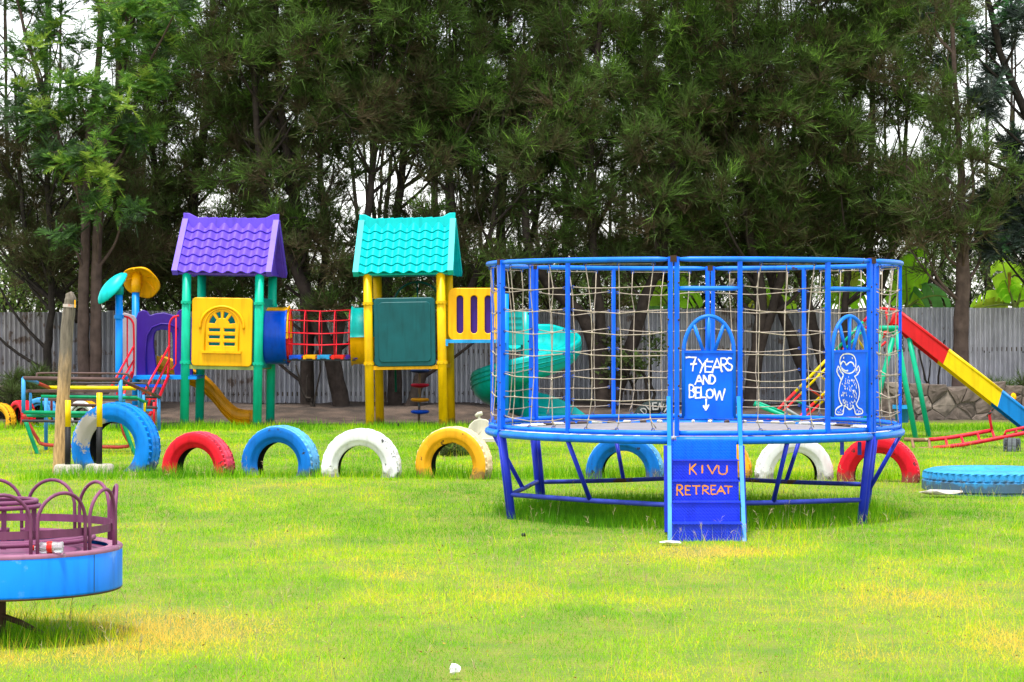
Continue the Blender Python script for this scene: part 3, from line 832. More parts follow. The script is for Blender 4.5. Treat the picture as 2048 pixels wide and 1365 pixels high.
def roof(root, mat, z0, z1, hx=0.74, hy=0.63, waves=7, courses=6):
    """moulded pan-tile roof: courses of wavy tiles, barge boards, ridge with raised ends"""
    rt = MB()
    th = 0.03
    sl = Vector((0, hy, z1 - z0)); L = sl.length
    # base slabs
    for s in (-1, 1):
        a = Vector((0, s * hy, z0)); b_ = Vector((0, 0, z1))
        n = Vector((0, s * (z1 - z0), hy)).normalized()
        V = []
        for xx in (-hx + 0.02, hx - 0.02):
            for p in (a, b_): V += [Vector((xx, p.y, p.z)) - n * 0.055, Vector((xx, p.y, p.z)) - n * 0.02]
        rt.add(V, [(0, 1, 3, 2), (4, 6, 7, 5), (0, 4, 5, 1), (2, 3, 7, 6), (0, 2, 6, 4), (1, 5, 7, 3)])
    ro = rt.build('roof', mat, root, world=False)
    ORIGIN[ro.name] = Vector((0, 0, 0))
    nx = waves * 8
    w = hx - 0.07
    for s in (-1, 1):
        e = Vector((0, s * hy, z0)); d = (Vector((0, 0, z1)) - e) / courses
        n = Vector((0, s * (z1 - z0), hy)).normalized()
        for c in range(courses):
            mb = MB(); V, Fc = [], []
            for i in range(nx + 1):
                xx = -w + 2 * w * i / nx
                wv = 0.033 * math.cos(2 * PI * i / 8)
                dip = 0.5 * wv
                lo = e + d * c - d * 0.06 + d * (-dip * 2.2)
                hi = e + d * (c + 1)
                lo = Vector((xx, lo.y, lo.z)) + n * (0.035 + wv)
                hi = Vector((xx, hi.y, hi.z)) + n * (0.008 + wv)
                V += [hi, lo, lo - n * 0.022]
            for i in range(nx):
                a = i * 3; q = a + 3
                Fc.append((a, q, q + 1, a + 1) if s > 0 else (a, a + 1, q + 1, q))
            mb.add(V, Fc, True)
            V2 = []
            F2 = []
            for i in range(nx + 1): V2 += [V[i * 3 + 1], V[i * 3 + 2]]
            for i in range(nx): F2.append((2 * i, 2 * i + 1, 2 * i + 3, 2 * i + 2))
            mb.add(V2, F2, False)
            mb.build('tile_course', mat, ro, world=False)
    for sx in (-1, 1):
        mb = MB()
        for s in (-1, 1):
            a = Vector((sx * (hx - 0.03), s * (hy + 0.03), z0 - 0.02)); b_ = Vector((sx * (hx - 0.045), 0, z1 + 0.03))
            n = Vector((0, s * (z1 - z0), hy)).normalized()
            mb.bar(a + n * 0.012, b_ + n * 0.012, 0.085, 0.11, up=n)
        mb.build('barge_board', mat, ro, world=False)
        # half gable plate
        g = MB(); xg = sx * (hx - 0.13); zt = z0 + 0.42 * (z1 - z0); yt = hy * 0.56
        V = [(xg - .01, -hy + .02, z0), (xg - .01, hy - .02, z0), (xg - .01, yt, zt), (xg - .01, -yt, zt), (xg + .01, -hy + .02, z0), (xg + .01, hy - .02, z0), (xg + .01, yt, zt), (xg + .01, -yt, zt)]
        g.add(V, [(0, 3, 2, 1), (4, 5, 6, 7), (0, 1, 5, 4), (1, 2, 6, 5), (2, 3, 7, 6), (3, 0, 4, 7)])
        g.build('gable_plate', mat, ro, world=False)
    # ridge
    hr = hx - 0.02
    top = [(-hr, .15), (-hr + .07, .148), (-hr + .2, .085)]
    k = 7
    for i in range(k):
        xa = -hr + .2 + (2 * hr - .4) * i / k; xb = -hr + .2 + (2 * hr - .4) * (i + 1) / k
        top += [(xa + .004, .078), (xb, .092)]
    top += [(hr - .2, .085), (hr - .07, .148), (hr, .15)]
    lp = [(-hr, -.055), (hr, -.055)] + [(x_, y_) for x_, y_ in reversed(top)]
    plate('ridge', [lp], 0.085, 0.008, mat, ro, Matrix.Translation((0, 0, z1)) @ Matrix.Rotation(PI / 2, 4, 'X'), world=False)
    so = MB(); so.box((0, 0, z0 - 0.012), (2 * hx - 0.2, 2 * hy - 0.06, 0.03)); so.build('soffit', mat, ro, world=False)
    return ro

def tower(name, label, loc, yaw, lean, postmat, roofmat, deck, deck_mat):
    root = thing(name, label, 'play tower', loc, (0, lean, yaw))
    h = 0.55
    for sx in (-1, 1):
        for sy in (-1, 1):
            mb = MB(); mb.tube([(sx * h, sy * h, -0.1), (sx * h, sy * h, 1.2), (sx * h, sy * h, 2.30)], 0.068, 16)
            mb.build('post', postmat, root, world=False)
            for z in ((1.86, deck + 0.06) if sy < 0 else (1.84,)):
                clamp(root, sx * h, sy * h, z, 0.068, postmat)
    mb = MB(); mb.box((0, 0, deck), (1.02, 1.05, 0.035)); mb.build('deck', deck_mat, root, world=False)
    mb = MB()
    for s in (-1, 1): mb.box((0, s * 0.55, deck - 0.005), (1.0, 0.035, 0.06)); mb.box((s * 0.55, 0, deck - 0.004), (0.035, 1.0, 0.058))
    mb.build('deck_beam', deck_mat, root, world=False)
    roof(root, roofmat, 2.31, 3.06)
    return root

DECKG = pmat('pale_green_deck_paint', (0.22, 0.28, 0.08), rough=0.7, var=0.3, worn=((0.15, 0.12, 0.08), 0.3, 8))
tl = tower('play_tower', 'play tower with purple tiled roof, green posts and yellow arched-window panel', (-4.31, 37.15, 0), math.radians(-4.5), math.radians(1.0), GREEN, PURPLE, 0.90, DECKG)
trt = tower('play_tower', 'play tower with turquoise tiled roof, yellow posts and plain dark teal panel', (-1.53, 37.15, 0), math.radians(-4.5), math.radians(-1.0), YPOST, TURQ, 0.90, YELLOW)

# yellow window panel: 0.88 x 1.0 m
W2 = 0.445
def arch_loop(cx, cy, r0, a0, a1, r1):
    lp = []
    for i in range(7):
        a = math.radians(a0 + (a1 - a0) * i / 6); lp.append((cx + r1 * math.cos(a), cy + r1 * math.sin(a)))
    for i in range(7):
        a = math.radians(a1 + (a0 - a1) * i / 6); lp.append((cx + r0 * math.cos(a), cy + r0 * math.sin(a)))
    return lp
holes = []
cy = 0.60
for a0, a1 in ((6, 50), (58, 86), (94, 122), (130, 174)):
    holes.append(arch_loop(0, cy, 0.10, a0, a1, 0.215))
for r in range(3):
    for s in (-1, 1):
        x0, x1 = (0.018, 0.21)
        y1 = cy - 0.035 - r * 0.105; y0 = y1 - 0.072
        lp = [(s * x0, y0), (s * x1, y0), (s * x1, y1), (s * x0, y1)]
        holes.append(lp)
pm = frontal((0, -0.55, 0.925))
wp = plate('window_panel', [rrect(-W2, 0, W2, 1.0, 0.05)] + holes, 0.07, 0.012, YELLOW, tl, pm, world=False)
ORIGIN[wp.name] = Vector((0, 0, 0))
mb = MB()
arc = [(0.33 * math.cos(math.radians(a)), -0.592, 0.925 + cy - 0.02 + 0.3 * math.sin(math.radians(a))) for a in range(0, 181, 12)]
mb.tube([(0.33, -0.592, 0.925 + cy - 0.05)] + arc + [(-0.33, -0.592, 0.925 + cy - 0.05)], 0.02, 8)
mb.build('arch_moulding', YELLOW, wp, world=False)
mb = MB(); mb.box((0, -0.60, 0.925 + 0.20), (0.6, 0.05, 0.035)); mb.build('sill', YELLOW, wp, world=False)
mb = MB(); mb.tube([(0.255, -0.59, 1.15), (0.255, -0.59, 1.525)] + [(0.255 * math.cos(math.radians(a)), -0.59, 1.525 + 0.25 * math.sin(math.radians(a))) for a in range(10, 171, 10)] + [(-0.255, -0.59, 1.525), (-0.255, -0.59, 1.15)], 0.012, 6)
mb.build('window_frame', YELLOW, wp, world=False)
# teal panels on the back and the tunnel side of the left tower
plate('back_panel', [rrect(-W2, 0, W2, 1.0, 0.05)], 0.05, 0.012, TEAL_M, tl, frontal((0, 0.55, 0.925)), world=False)
def side_panel(root, sx, mat, zc):
    circ = [(0.40 * math.cos(2 * PI * i / 28), zc - 0.925 + 0.40 * math.sin(2 * PI * i / 28)) for i in range(28)]
    M = Matrix.Translation((sx * 0.55, 0, 0.925)) @ Matrix.Rotation(PI / 2, 4, 'Z') @ Matrix.Rotation(PI / 2, 4, 'X')
    plate('tunnel_panel', [rrect(-W2, -0.03, W2, 1.0, 0.05), circ], 0.05, 0.012, mat, root, M, world=False)
side_panel(tl, 1, TEAL_M, 1.36)
side_panel(trt, -1, TEAL_M, 1.36)
# plain dark teal panel on the right tower
dp = plate('front_panel', [rrect(-W2, 0, W2, 1.0, 0.055)], 0.08, 0.014, TEAL, trt, frontal((0, -0.56, 0.925)), world=False)
ORIGIN[dp.name] = Vector((0, 0, 0))
plate('raised_field', [rrect(-W2 + 0.06, 0.06, W2 - 0.06, 0.94, 0.06)], 0.024, 0.01, TEAL, dp, frontal((0, -0.601, 0.925)), world=False)
# climbing arch at the back of the right tower
mb = MB(); mb.tube([(0.42, 0.6, 0.5), (0.42, 0.6, 1.85)] + [(0.06 + 0.36 * math.cos(math.radians(a)), 0.6, 1.86 + 0.33 * math.sin(math.radians(a))) for a in range(8, 180, 12)] + [(-0.30, 0.6, 1.82), (-0.3, 0.6, 0.5)], 0.017, 8)
mb.tube([(0.06, 0.6, 2.19), (0.06, 0.6, 1.5)], 0.013, 6)
mb.build('back_arch', pmat('dark_green_pipe', (0.0, 0.09, 0.06), rough=0.4), trt, world=False)
mb = MB(); mb.box((0.42, 0.55, 1.12), (0.22, 0.03, 0.035)); mb.box((0.42, 0.55, 1.0), (0.22, 0.03, 0.03)); mb.build('back_rung', pmat('maroon_paint', (0.25, 0.02, 0.02)), trt, world=False)

# ---------------------------------------------------------------- rope bridge tunnel
TZ, TY, TRD = 1.36, 37.22, 0.41
tb = thing('tunnel_bridge', 'red barred tunnel bridge with coloured floor planks between the two towers', 'bridge', (-2.9, TY, 0))
MX = lambda x: Matrix.Translation((x, TY, TZ)) @ Matrix.Rotation(PI / 2, 4, 'Y') @ Matrix.Rotation(PI / 2, 4, 'Z')
# after MX: lathe angle 0 -> +Y?, compute shells by explicit angles instead
def shell(x0, x1, r0, r1, a0, a1, mat, name, flare=0.03):
    mb = MB(); V, Fc = [], []
    n = 20; xs_ = [x0, x0 + 0.03, (x0 + x1) / 2, x1 - 0.03, x1]; fl = [flare, 0.0, 0, 0.0, flare]
    for i in range(n + 1):
        a = math.radians(a0 + (a1 - a0) * i / n)
        for x_, f_ in zip(xs_, fl): V.append((x_, TY - math.cos(a) * (r1 + f_), TZ + math.sin(a) * (r1 + f_)))
        for x_, f_ in zip(reversed(xs_), reversed(fl)): V.append((x_, TY - math.cos(a) * (r0 + f_ * 0.6), TZ + math.sin(a) * (r0 + f_ * 0.6)))
    k = 10
    for i in range(n):
        for j in range(k):
            j2 = (j + 1) % k
            Fc.append((i * k + j, i * k + j2, (i + 1) * k + j2, (i + 1) * k + j))
    mb.add(V, Fc, True)
    mb.f.append(tuple(range(k))); mb.s.append(False); mb.f.append(tuple(n * k + j for j in reversed(range(k)))); mb.s.append(False)
    return mb.build(name, mat, tb)
shell(-3.74, -3.40, 0.395, 0.43, -190, 62, BLUE_S, 'tube_shell')
shell(-3.74, -3.38, 0.40, 0.435, 63, 117, YELLOW, 'tube_shell')
shell(-3.74, -3.40, 0.395, 0.43, 118, 169, BLUE_S, 'tube_shell')
shell(-3.70, -3.375, 0.365, 0.39, -5, 185, YELLOW, 'tube_lining', 0.02)
shell(-3.70, -3.375, 0.365, 0.39, 186, 354, REDP, 'tube_lining', 0.02)
shell(-2.43, -2.10, 0.395, 0.43, -2, 182, TEAL_M, 'tube_shell')
shell(-2.43, -2.10, 0.395, 0.43, 183, 357, YELLOW, 'tube_shell')
cage_r = 0.385
for i in range(5):
    x_ = -3.36 + 0.225 * i
    mb = MB(); mb.tube([(x_ + 0.01 * math.cos(math.radians(a)), TY - cage_r * math.cos(math.radians(a)), TZ + cage_r * math.sin(math.radians(a))) for a in range(-58, 239, 11)], 0.0088, 6)
    mb.build('hoop', RED, tb)
for a in (-50, -17, 8, 38, 90, 142, 172, 197, 230):
    aa = math.radians(a); y_, z_ = TY - (cage_r + 0.012) * math.cos(aa), TZ + (cage_r + 0.012) * math.sin(aa)
    mb = MB(); mb.tube([(-3.42, y_, z_), (-2.9, y_, z_ - 0.022), (-2.38, y_, z_)], 0.0082, 6); mb.build('rail', RED, tb)
PLK = [BLUE_S, YELLOW, LBLUE, REDP, PURPLE_D]
for i in range(5):
    x_ = -3.27 + 0.212 * i
    mb = MB()
    mb.box((x_, TY, 1.055), (0.185, 0.56, 0.035)); mb.box((x_ - 0.07, TY - 0.262, 1.028), (0.045, 0.035, 0.03)); mb.box((x_ + 0.07, TY - 0.262, 1.028), (0.045, 0.035, 0.03)); mb.box((x_, TY - 0.272, 1.03), (0.09, 0.012, 0.012))
    mb.build('floor_plank', PLK[i], tb)
mb = MB()
for s in (-1, 1): mb.bar((-3.45, TY + s * 0.24, 1.0), (-2.36, TY + s * 0.24, 1.0), 0.03, 0.025)
mb.build('bridge_beam', pmat('dark_steel', (0.03, 0.03, 0.035), rough=0.5), tb)

# ---------------------------------------------------------------- stairs, deck and leaf-capped posts left of the purple tower
ed = thing('stair_deck', 'blue deck with red handrail stairs and two blue posts topped by plastic leaves', 'play deck', at(250, 641, 36.9) * 1.0)
ed.location.z = 0; ORIGIN[ed.name] = Vector((ed.location.x, ed.location.y, 0))
DK = 0.74
def post_px(x, ytop, Y, r, mat, name='post', parent=ed):
    p = at(x, ytop, Y); mb = MB(); mb.tube([(p.x, Y, -0.1), (p.x, Y, p.z)], r, 14); o = mb.build(name, mat, parent)
    return p
pa = post_px(238, 588, 36.5, 0.056, BLUEP)
pb = post_px(271.5, 583, 37.6, 0.058, BLUEP)
mb = MB(); mb.lathe([(0.056, -0.03), (0.072, -0.03), (0.072, 0.03), (0.056, 0.03)], 16, Matrix.Translation((pa.x, 36.5, at(0, 634, 36.5).z)), smooth=False); mb.build('clamp', BLUEP, ed)
# yellow cap: shallow dome seen from below
def dome(c, rx, ry, rz, tilt, mat, name, ribs=5, thick=0.03):
    """leaf cap: convex above, hollow below with raised veins"""
    mb = MB(); n = 36; prof = [(0, 1.0), (0.35, 0.95), (0.65, 0.77), (0.85, 0.5), (0.97, 0.18), (1.0, 0.0), (0.93, -0.02), (0.8, 0.25), (0.55, 0.55), (0.25, 0.7), (0, 0.74)]
    k = len(prof); V, Fc = [], []
    for j in range(n):
        a = 2 * PI * j / n
        lob = 1 + 0.035 * math.cos(ribs * a)
        for (r, z) in prof: V.append(tilt @ Vector((r * rx * lob * math.cos(a), r * ry * lob * math.sin(a), z * rz)) + c)
    for j in range(n):
        j2 = (j + 1) % n
        for i in range(k - 1): Fc.append((j * k + i, j2 * k + i, j2 * k + i + 1, j * k + i + 1))
    mb.add(V, Fc, True)
    o = mb.build(name, mat, ed)
    rb = MB()
    for q in range(ribs):
        a = 2 * PI * (q + 0.5) / ribs
        pts = [tilt @ Vector((r * rx * math.cos(a), r * ry * math.sin(a), z * rz - 0.012)) + c for r, z in ((0.25, 0.7), (0.55, 0.55), (0.8, 0.25), (0.93, 0.02))]
        rb.tube(pts, 0.012, 5)
    rb.build('vein', mat, o)
    return o
c1 = at(282, 566, 37.6)
dome(c1, 0.30, 0.30, 0.15, Matrix.Rotation(math.radians(-50), 3, 'X') @ Matrix.Rotation(math.radians(12), 3, 'Y'), ORANGE if False else pmat('amber_plastic', (0.78, 0.36, 0.0), rough=0.4, var=0.08), 'leaf_cap')
mb = MB(); q0 = at(272, 586, 37.6); mb.tube([q0, q0 + Vector((0.0, 0.02, 0.14)), q0 + Vector((0.01, 0.06, 0.30))], [0.072, 0.075, 0.08], 16); mb.build('cap_socket', pmat('amber_plastic', (0.78, 0.36, 0.0)), ed)
c2 = at(226, 578, 36.45)
_l = Vector((0.62, 0.25, 0.74)).normalized(); _n = Vector((-0.62, -0.55, 0.56)); _n = (_n - _l * _n.dot(_l)).normalized(); _w = _n.cross(_l)
dome(c2, 0.30, 0.17, 0.13, Matrix((_l, _w, _n)).transposed(), pmat('turquoise_leaf_plastic', (0.0, 0.46, 0.46), rough=0.4, var=0.08), 'leaf_cap', ribs=4)
mb = MB(); q0 = at(238, 590, 36.5); mb.tube([q0, q0 + Vector((0, 0, 0.09)), q0 + Vector((-0.04, 0, 0.16))], [0.07, 0.072, 0.06], 16); mb.build('cap_socket', TEAL_M, ed)
# deck
p0, p1 = at(258, 641, 37.0), at(400, 641, 37.0)
mb = MB(); mb.box(((p0.x + p1.x) / 2, 37.1, DK), (p1.x - p0.x, 1.0, 0.045)); mb.build('deck', BLUEP, ed)
# purple arch panel at the back, lilac grey panel at the side
def pl(pts, Y): return [(at(a, b_, Y).x, at(a, b_, Y).z) for a, b_ in pts]
outer = pl([(277, 754), (274, 700), (273, 640), (278, 627), (286, 622), (293, 624), (300, 633), (312, 629), (328, 627), (342, 631), (353, 634), (358, 624), (365, 620), (384, 640), (384, 752), (352, 752), (348, 720), (348, 680), (346, 665), (336, 659), (322, 658), (312, 661), (307, 670), (306, 690), (310, 725), (314, 752)], 37.55)
plate('arch_panel', [outer], 0.07, 0.014, PURPLE_D, ed, Matrix.Translation((0, 37.55, 0)) @ Matrix.Rotation(PI / 2, 4, 'X'))
mb = MB(); mb.tube([at(*q, 37.5) for q in ((293, 750), (291, 700), (294, 672), (304, 655), (322, 648), (340, 649), (356, 658))], 0.014, 6); mb.build('panel_moulding', PURPLE_D, ed)
outer = pl([(246, 756), (246, 630), (249, 627), (268, 633), (272, 640), (272, 756)], 37.2)
plate('side_panel', [outer], 0.05, 0.01, GREYP, ed, Matrix.Translation((0, 37.2, 0)) @ Matrix.Rotation(PI / 2, 4, 'X'))
# red handrails and stair stringers
def pipe(pts, r, mat, name, parent, sm=0, n=8):
    P = [at(*p) for p in pts]
    if sm: P = smooth_path(P, sm)
    mb = MB(); mb.tube(P, r, n); return mb.build(name, mat, parent)
Yt, Yb = 36.6, 35.6
pipe([(248, 633, Yt), (258, 636, Yt), (265, 644, Yt), (267.5, 660, Yt), (267.5, 735, Yt), (263, 757, Yt)], 0.016, RED, 'handrail', ed, 3)
pipe([(254.5, 636, Yt), (254.5, 728, Yt), (258, 740, Yt)], 0.012, RED, 'handrail', ed)
pipe([(267, 694, Yt), (222, 775, Yb)], 0.016, RED, 'handrail', ed)
pipe([(267, 722, Yt), (236, 775, Yb), (232, 800, Yb)], 0.016, RED, 'handrail', ed)
pipe([(263, 745, Yt), (248, 788, Yb), (248, 850, Yb)], 0.018, RED, 'stair_stringer', ed)
pipe([(358, 632, Yt), (347, 635, Yt), (340, 645, Yt), (338.5, 662, Yt), (338, 720, Yt), (335, 752, Yt)], 0.016, RED, 'handrail', ed, 3)
pipe([(352, 634, Yt), (352, 728, Yt), (346, 738, Yt), (340, 740, Yt)], 0.012, RED, 'handrail', ed)
pipe([(339, 692, Yt), (296, 770, Yb), (285, 792, Yb)], 0.016, RED, 'handrail', ed)
pipe([(338, 720, Yt), (302, 792, Yb), (296, 815, Yb)], 0.016, RED, 'handrail', ed)
pipe([(337, 752, Yt), (318, 796, 36.0), (300, 830, Yb)], 0.024, RED, 'stair_stringer', ed)
pipe([(308, 805, Yb), (308, 852, Yb)], 0.018, RED, 'stair_leg', ed)
for i, (y_, m_) in enumerate(((772, BLUE_S), (797, RED), (820, LBLUE))):
    mb = MB(); yy = 36.35 - 0.3 * i
    a_, b_ = at(266 - 10 * i, y_, yy), at(325 - 9 * i, y_, yy)
    mb.box(((a_.x + b_.x) / 2, yy, a_.z), (b_.x - a_.x, 0.2, 0.035)); mb.build('stair_tread', m_, ed)

# ---------------------------------------------------------------- orange wavy slide below the purple tower
sl = thing('wave_slide', 'orange wavy plastic slide coming down beneath the purple-roofed tower', 'slide', at(420, 641, 38.1))
sl.location.z = 0; ORIGIN[sl.name] = Vector((sl.location.x, sl.location.y, 0))
path = smooth_path([at(*p, 38.0) for p in ((318, 733), (345, 742), (375, 757), (405, 772), (430, 795), (450, 820), (470, 838), (488, 843), (503, 843))], 4)
mb = MB(); V, Fc = [], []
for i, p in enumerate(path):
    for (dy, dz) in ((-0.26, 0.15), (-0.24, 0.17), (-0.2, 0.15), (-0.19, 0.02), (0, 0), (0.19, 0.02), (0.2, 0.15), (0.24, 0.17), (0.26, 0.15), (0.25, -0.07), (0, -0.09), (-0.25, -0.07)):
        V.append((p.x, p.y + dy, p.z + dz))
k = 12
for i in range(len(path) - 1):
    for j in range(k):
        j2 = (j + 1) % k; Fc.append((i * k + j, i * k + j2, (i + 1) * k + j2, (i + 1) * k + j))
mb.add(V, Fc, True)
mb.f.append(tuple(range(k))); mb.s.append(False); mb.f.append(tuple((len(path) - 1) * k + j for j in reversed(range(k)))); mb.s.append(False)
so_ = mb.build('slide_trough', ORANGE, sl)
mb = MB()
for dz in (0.045, -0.02): mb.tube([(p.x, p.y - 0.262, p.z + dz) for p in path], 0.011, 5)
mb.build('side_moulding', ORANGE, sl)

# ---------------------------------------------------------------- disc climbing pole
dc = thing('disc_climber', 'climbing pole with coloured round discs behind the turquoise tower', 'climbing pole', (at(840, 641, 38.3).x, 38.3, 0))
mb = MB(); xx = dc.location.x
mb.tube([(xx - 0.02, 38.3, -0.1), (xx, 38.3, 0.9), (xx, 38.3, 1.6)], 0.02, 8); mb.build('pole', pmat('weathered_pipe', (0.2, 0.14, 0.1), rough=0.6, worn=((0.0, 0.2, 0.3), 0.5, 4)), dc)
for y_, m_ in ((742, pmat('navy_plastic', (0.01, 0.03, 0.12))), (771, pmat('crimson_plastic', (0.35, 0.0, 0.02))), (800, ORANGE), (824, BLUE_S), (851, TEAL)):
    z_ = at(0, y_, 38.3).z; mb = MB()
    mb.lathe([(0.0, 0.028), (0.12, 0.026), (0.145, 0.014), (0.145, -0.008), (0.12, -0.026), (0.03, -0.04), (0, -0.04)], 24, Matrix.Translation((xx, 38.3, z_)))
    mb.build('disc', m_, dc)

# ---------------------------------------------------------------- slide landing with slotted yellow panel
ld = thing('slide_landing', 'small blue landing with slotted yellow and purple panel beside the turquoise tower', 'play deck', (at(950, 641, 37.0).x, 37.0, 0))
Yp = 36.6
o2 = rrect(at(898, 0, Yp).x, at(0, 680, Yp).z, at(1001, 0, Yp).x, at(0, 578, Yp).z, 0.09, 6)
sl_h = []
for c in (920, 948, 976):
    sl_h.append(rrect(at(c - 8.3, 0, Yp).x, at(0, 669, Yp).z, at(c + 8.3, 0, Yp).x, at(0, 590, Yp).z, 0.06, 5))
plate('slotted_panel', [o2] + sl_h, 0.06, 0.012, YELLOW, ld, Matrix.Translation((0, Yp, 0)) @ Matrix.Rotation(PI / 2, 4, 'X'))
plate('backing_panel', [rrect(at(902, 0, Yp).x, at(0, 676, Yp).z, at(997, 0, Yp).x, at(0, 582, Yp).z, 0.07, 5)], 0.03, 0.006, PURPLE_D, ld, Matrix.Translation((0, Yp + 0.05, 0)) @ Matrix.Rotation(PI / 2, 4, 'X'))
a_, b_ = at(892, 683, 36.55), at(1012, 683, 36.55)
mb = MB(); mb.box(((a_.x + b_.x) / 2, 37.05, a_.z), (b_.x - a_.x, 1.0, 0.05)); mb.build('deck', LBLUE, ld)
mb = MB(); mb.box((a_.x + 0.01, 36.54, a_.z - 0.02), (0.04, 0.03, 0.1)); mb.build('bracket', LBLUE, ld)
for x_, Y_ in ((1011, 36.7), (1008, 37.6)):
    p = at(x_, 588, Y_); mb = MB(); mb.tube([(p.x, Y_, -0.1), (p.x, Y_, p.z)], 0.05, 12); mb.build('post', BLUEP, ld)

# ---------------------------------------------------------------- spiral slide
SX, SY = at(1052, 641, 37.6).x, 37.6
sp = thing('spiral_slide', 'turquoise plastic spiral slide winding down around a central column', 'slide', (SX, SY, 0))
mb = MB(); mb.tube([(SX, SY, -0.1), (SX, SY, 1.0), (SX, SY, 1.74)], 0.082, 18); mb.build('column', SLIDE_T, sp)
prof_in = [(0.84, 0.37), (0.80, 0.38), (0.785, 0.34), (0.765, 0.19), (0.68, 0.06), (0.5, 0.0), (0.3, 0.0), (0.14, 0.04), (0.07, 0.10)]
prof_out = [(0.07, 0.0), (0.14, -0.03), (0.3, -0.05), (0.5, -0.05), (0.68, -0.015), (0.79, 0.07), (0.835, 0.19), (0.85, 0.33)]
prof = prof_in + prof_out
def floor_z(ph): return 1.0 + ph / (PI / 2) * 0.30          # ph: 90deg -> 1.3 (back), 0 -> 1.0 (right), ...
mb = MB(); V, Fc = [], []
phs = [math.radians(118 - 4.0 * i) for i in range(int((118 + 270) / 4) + 1)]
k = len(prof)
def fz(ph):
    return max(0.10, min(1.16, 0.97 + ph / (PI / 2) * 0.285))
rows = []
for ph in phs:
    f0 = fz(ph)
    rows.append([(SX + r * math.cos(ph), SY + r * math.sin(ph), f0 + z) for r, z in prof])
# straight run-out to the right
tx = Vector((1, 0.02, 0))
last = rows[-1]
for j in range(1, 7):
    s_ = 0.16 * j
    low_ = 1 - 0.8 * (j / 6) ** 2.2
    rows.append([(p[0] + s_, p[1] + 0.02 * s_, (p[2] - 0.1 - 0.0) * (low_ if p[2] > 0.14 else 1) + 0.1 - 0.012 * j) for p in last])
for r in rows: V += r
for i in range(len(rows) - 1):
    for j in range(k):
        j2 = (j + 1) % k; Fc.append((i * k + j, (i + 1) * k + j, (i + 1) * k + j2, i * k + j2))
mb.add(V, Fc, True)
mb.f.append(tuple(range(k))); mb.s.append(False); mb.f.append(tuple((len(rows) - 1) * k + j for j in reversed(range(k)))); mb.s.append(False)
mb.build('slide_trough', SLIDE_T, sp)
for hh in (0.29, 0.22, 0.155):
    mb = MB(); mb.tube([(SX + 0.85 * (1 if hh > .2 else .985) * math.cos(ph), SY + 0.85 * (1 if hh > .2 else .985) * math.sin(ph), fz(ph) + hh) for ph in phs[6:]], 0.009, 4)
    mb.build('groove_line', TEAL_M, sp)
# entrance box
ex0, ex1 = at(1003, 0, 37.0).x, at(1046, 0, 37.0).x
zt, zb = at(0, 622, 37.0).z, at(0, 690, 37.0).z
mb = MB()
mb.box(((ex0 + ex1) / 2, 37.0, (zt + zb) / 2), (ex1 - ex0, 0.06, zt - zb)); 
mb.box(((ex0 + ex1) / 2, 37.35, zb + 0.02), (ex1 - ex0, 0.68, 0.05))
mb.build('entry_wall', SLIDE_T, sp)
mb = MB()
for q in range(3): mb.box(((ex0 + ex1) / 2, 36.966, zt - 0.1 - 0.09 * q), (ex1 - ex0 - 0.04, 0.012, 0.014))
mb.build('groove_line', TEAL_M, sp)
# ---------------------------------------------------------------- trampoline with rope net
TC = Vector((1.556, 21.0, 0)); TR = 1.76
TBLUE = pmat('trampoline_blue_paint', (0.0, 0.115, 0.86), rough=0.4, var=0.2, scale=5, worn=(RUST, 0.26, 16))
TBLUE_R = pmat('trampoline_rail_paint', (0.006, 0.155, 0.74), rough=0.4, var=0.15, scale=5, worn=((0.06, 0.035, 0.03), 0.3, 11))
TLEG_SHADED = pmat('leg_shaded_blue_paint', (0.014, 0.03, 0.48), rough=0.4, var=0.15, scale=5, worn=(RUST, 0.14, 11))  # frame blue darkened: the shade under the bed is put into the colour
TBAR = pmat('brace_rusty_blue_paint', (0.03, 0.05, 0.34), rough=0.55, var=0.25, scale=6, worn=((0.09, 0.045, 0.03), 0.46, 5))
def pol(th, r, z):
    t = math.radians(th); return Vector((TC.x + r * math.sin(t), TC.y - r * math.cos(t), z))
tp = thing('trampoline', 'round blue trampoline with tall rope net, two arched gates and steps', 'trampoline', (TC.x, TC.y, 0))
J0 = -9.3
joints = [J0 + 60 * k for k in range(6)]
def arc(a0, a1, r, z, step=3.0):
    n = max(2, int(abs(a1 - a0) / step)); return [pol(a0 + (a1 - a0) * i / n, r, z) for i in range(n + 1)]
for k in range(6):
    a0, a1 = joints[k] + 0.7, joints[k] + 59.3
    mb = MB(); mb.tube(arc(a0, a1, TR, 0.655), 0.031, 10); mb.build('bed_rail', TBLUE_R, tp)
    mb = MB(); mb.tube(arc(a0 + .3, a1 - .3, TR - 0.02, 0.712), 0.020, 8); mb.build('net_rail', TBLUE_R, tp)
    A = arc(a0 + .5, a1 - .5, TR, 2.08); mb = MB(); mb.tube(A, [0.013] + [0.021] * (len(A) - 2) + [0.013], 8); mb.build('top_rail', TBLUE_R, tp)
    mb = MB(); mb.tube(arc(a0 + .3, a1 - .3, TR - 0.08, 0.655), 0.016, 8); mb.build('spring_rail', TBLUE_R, tp)
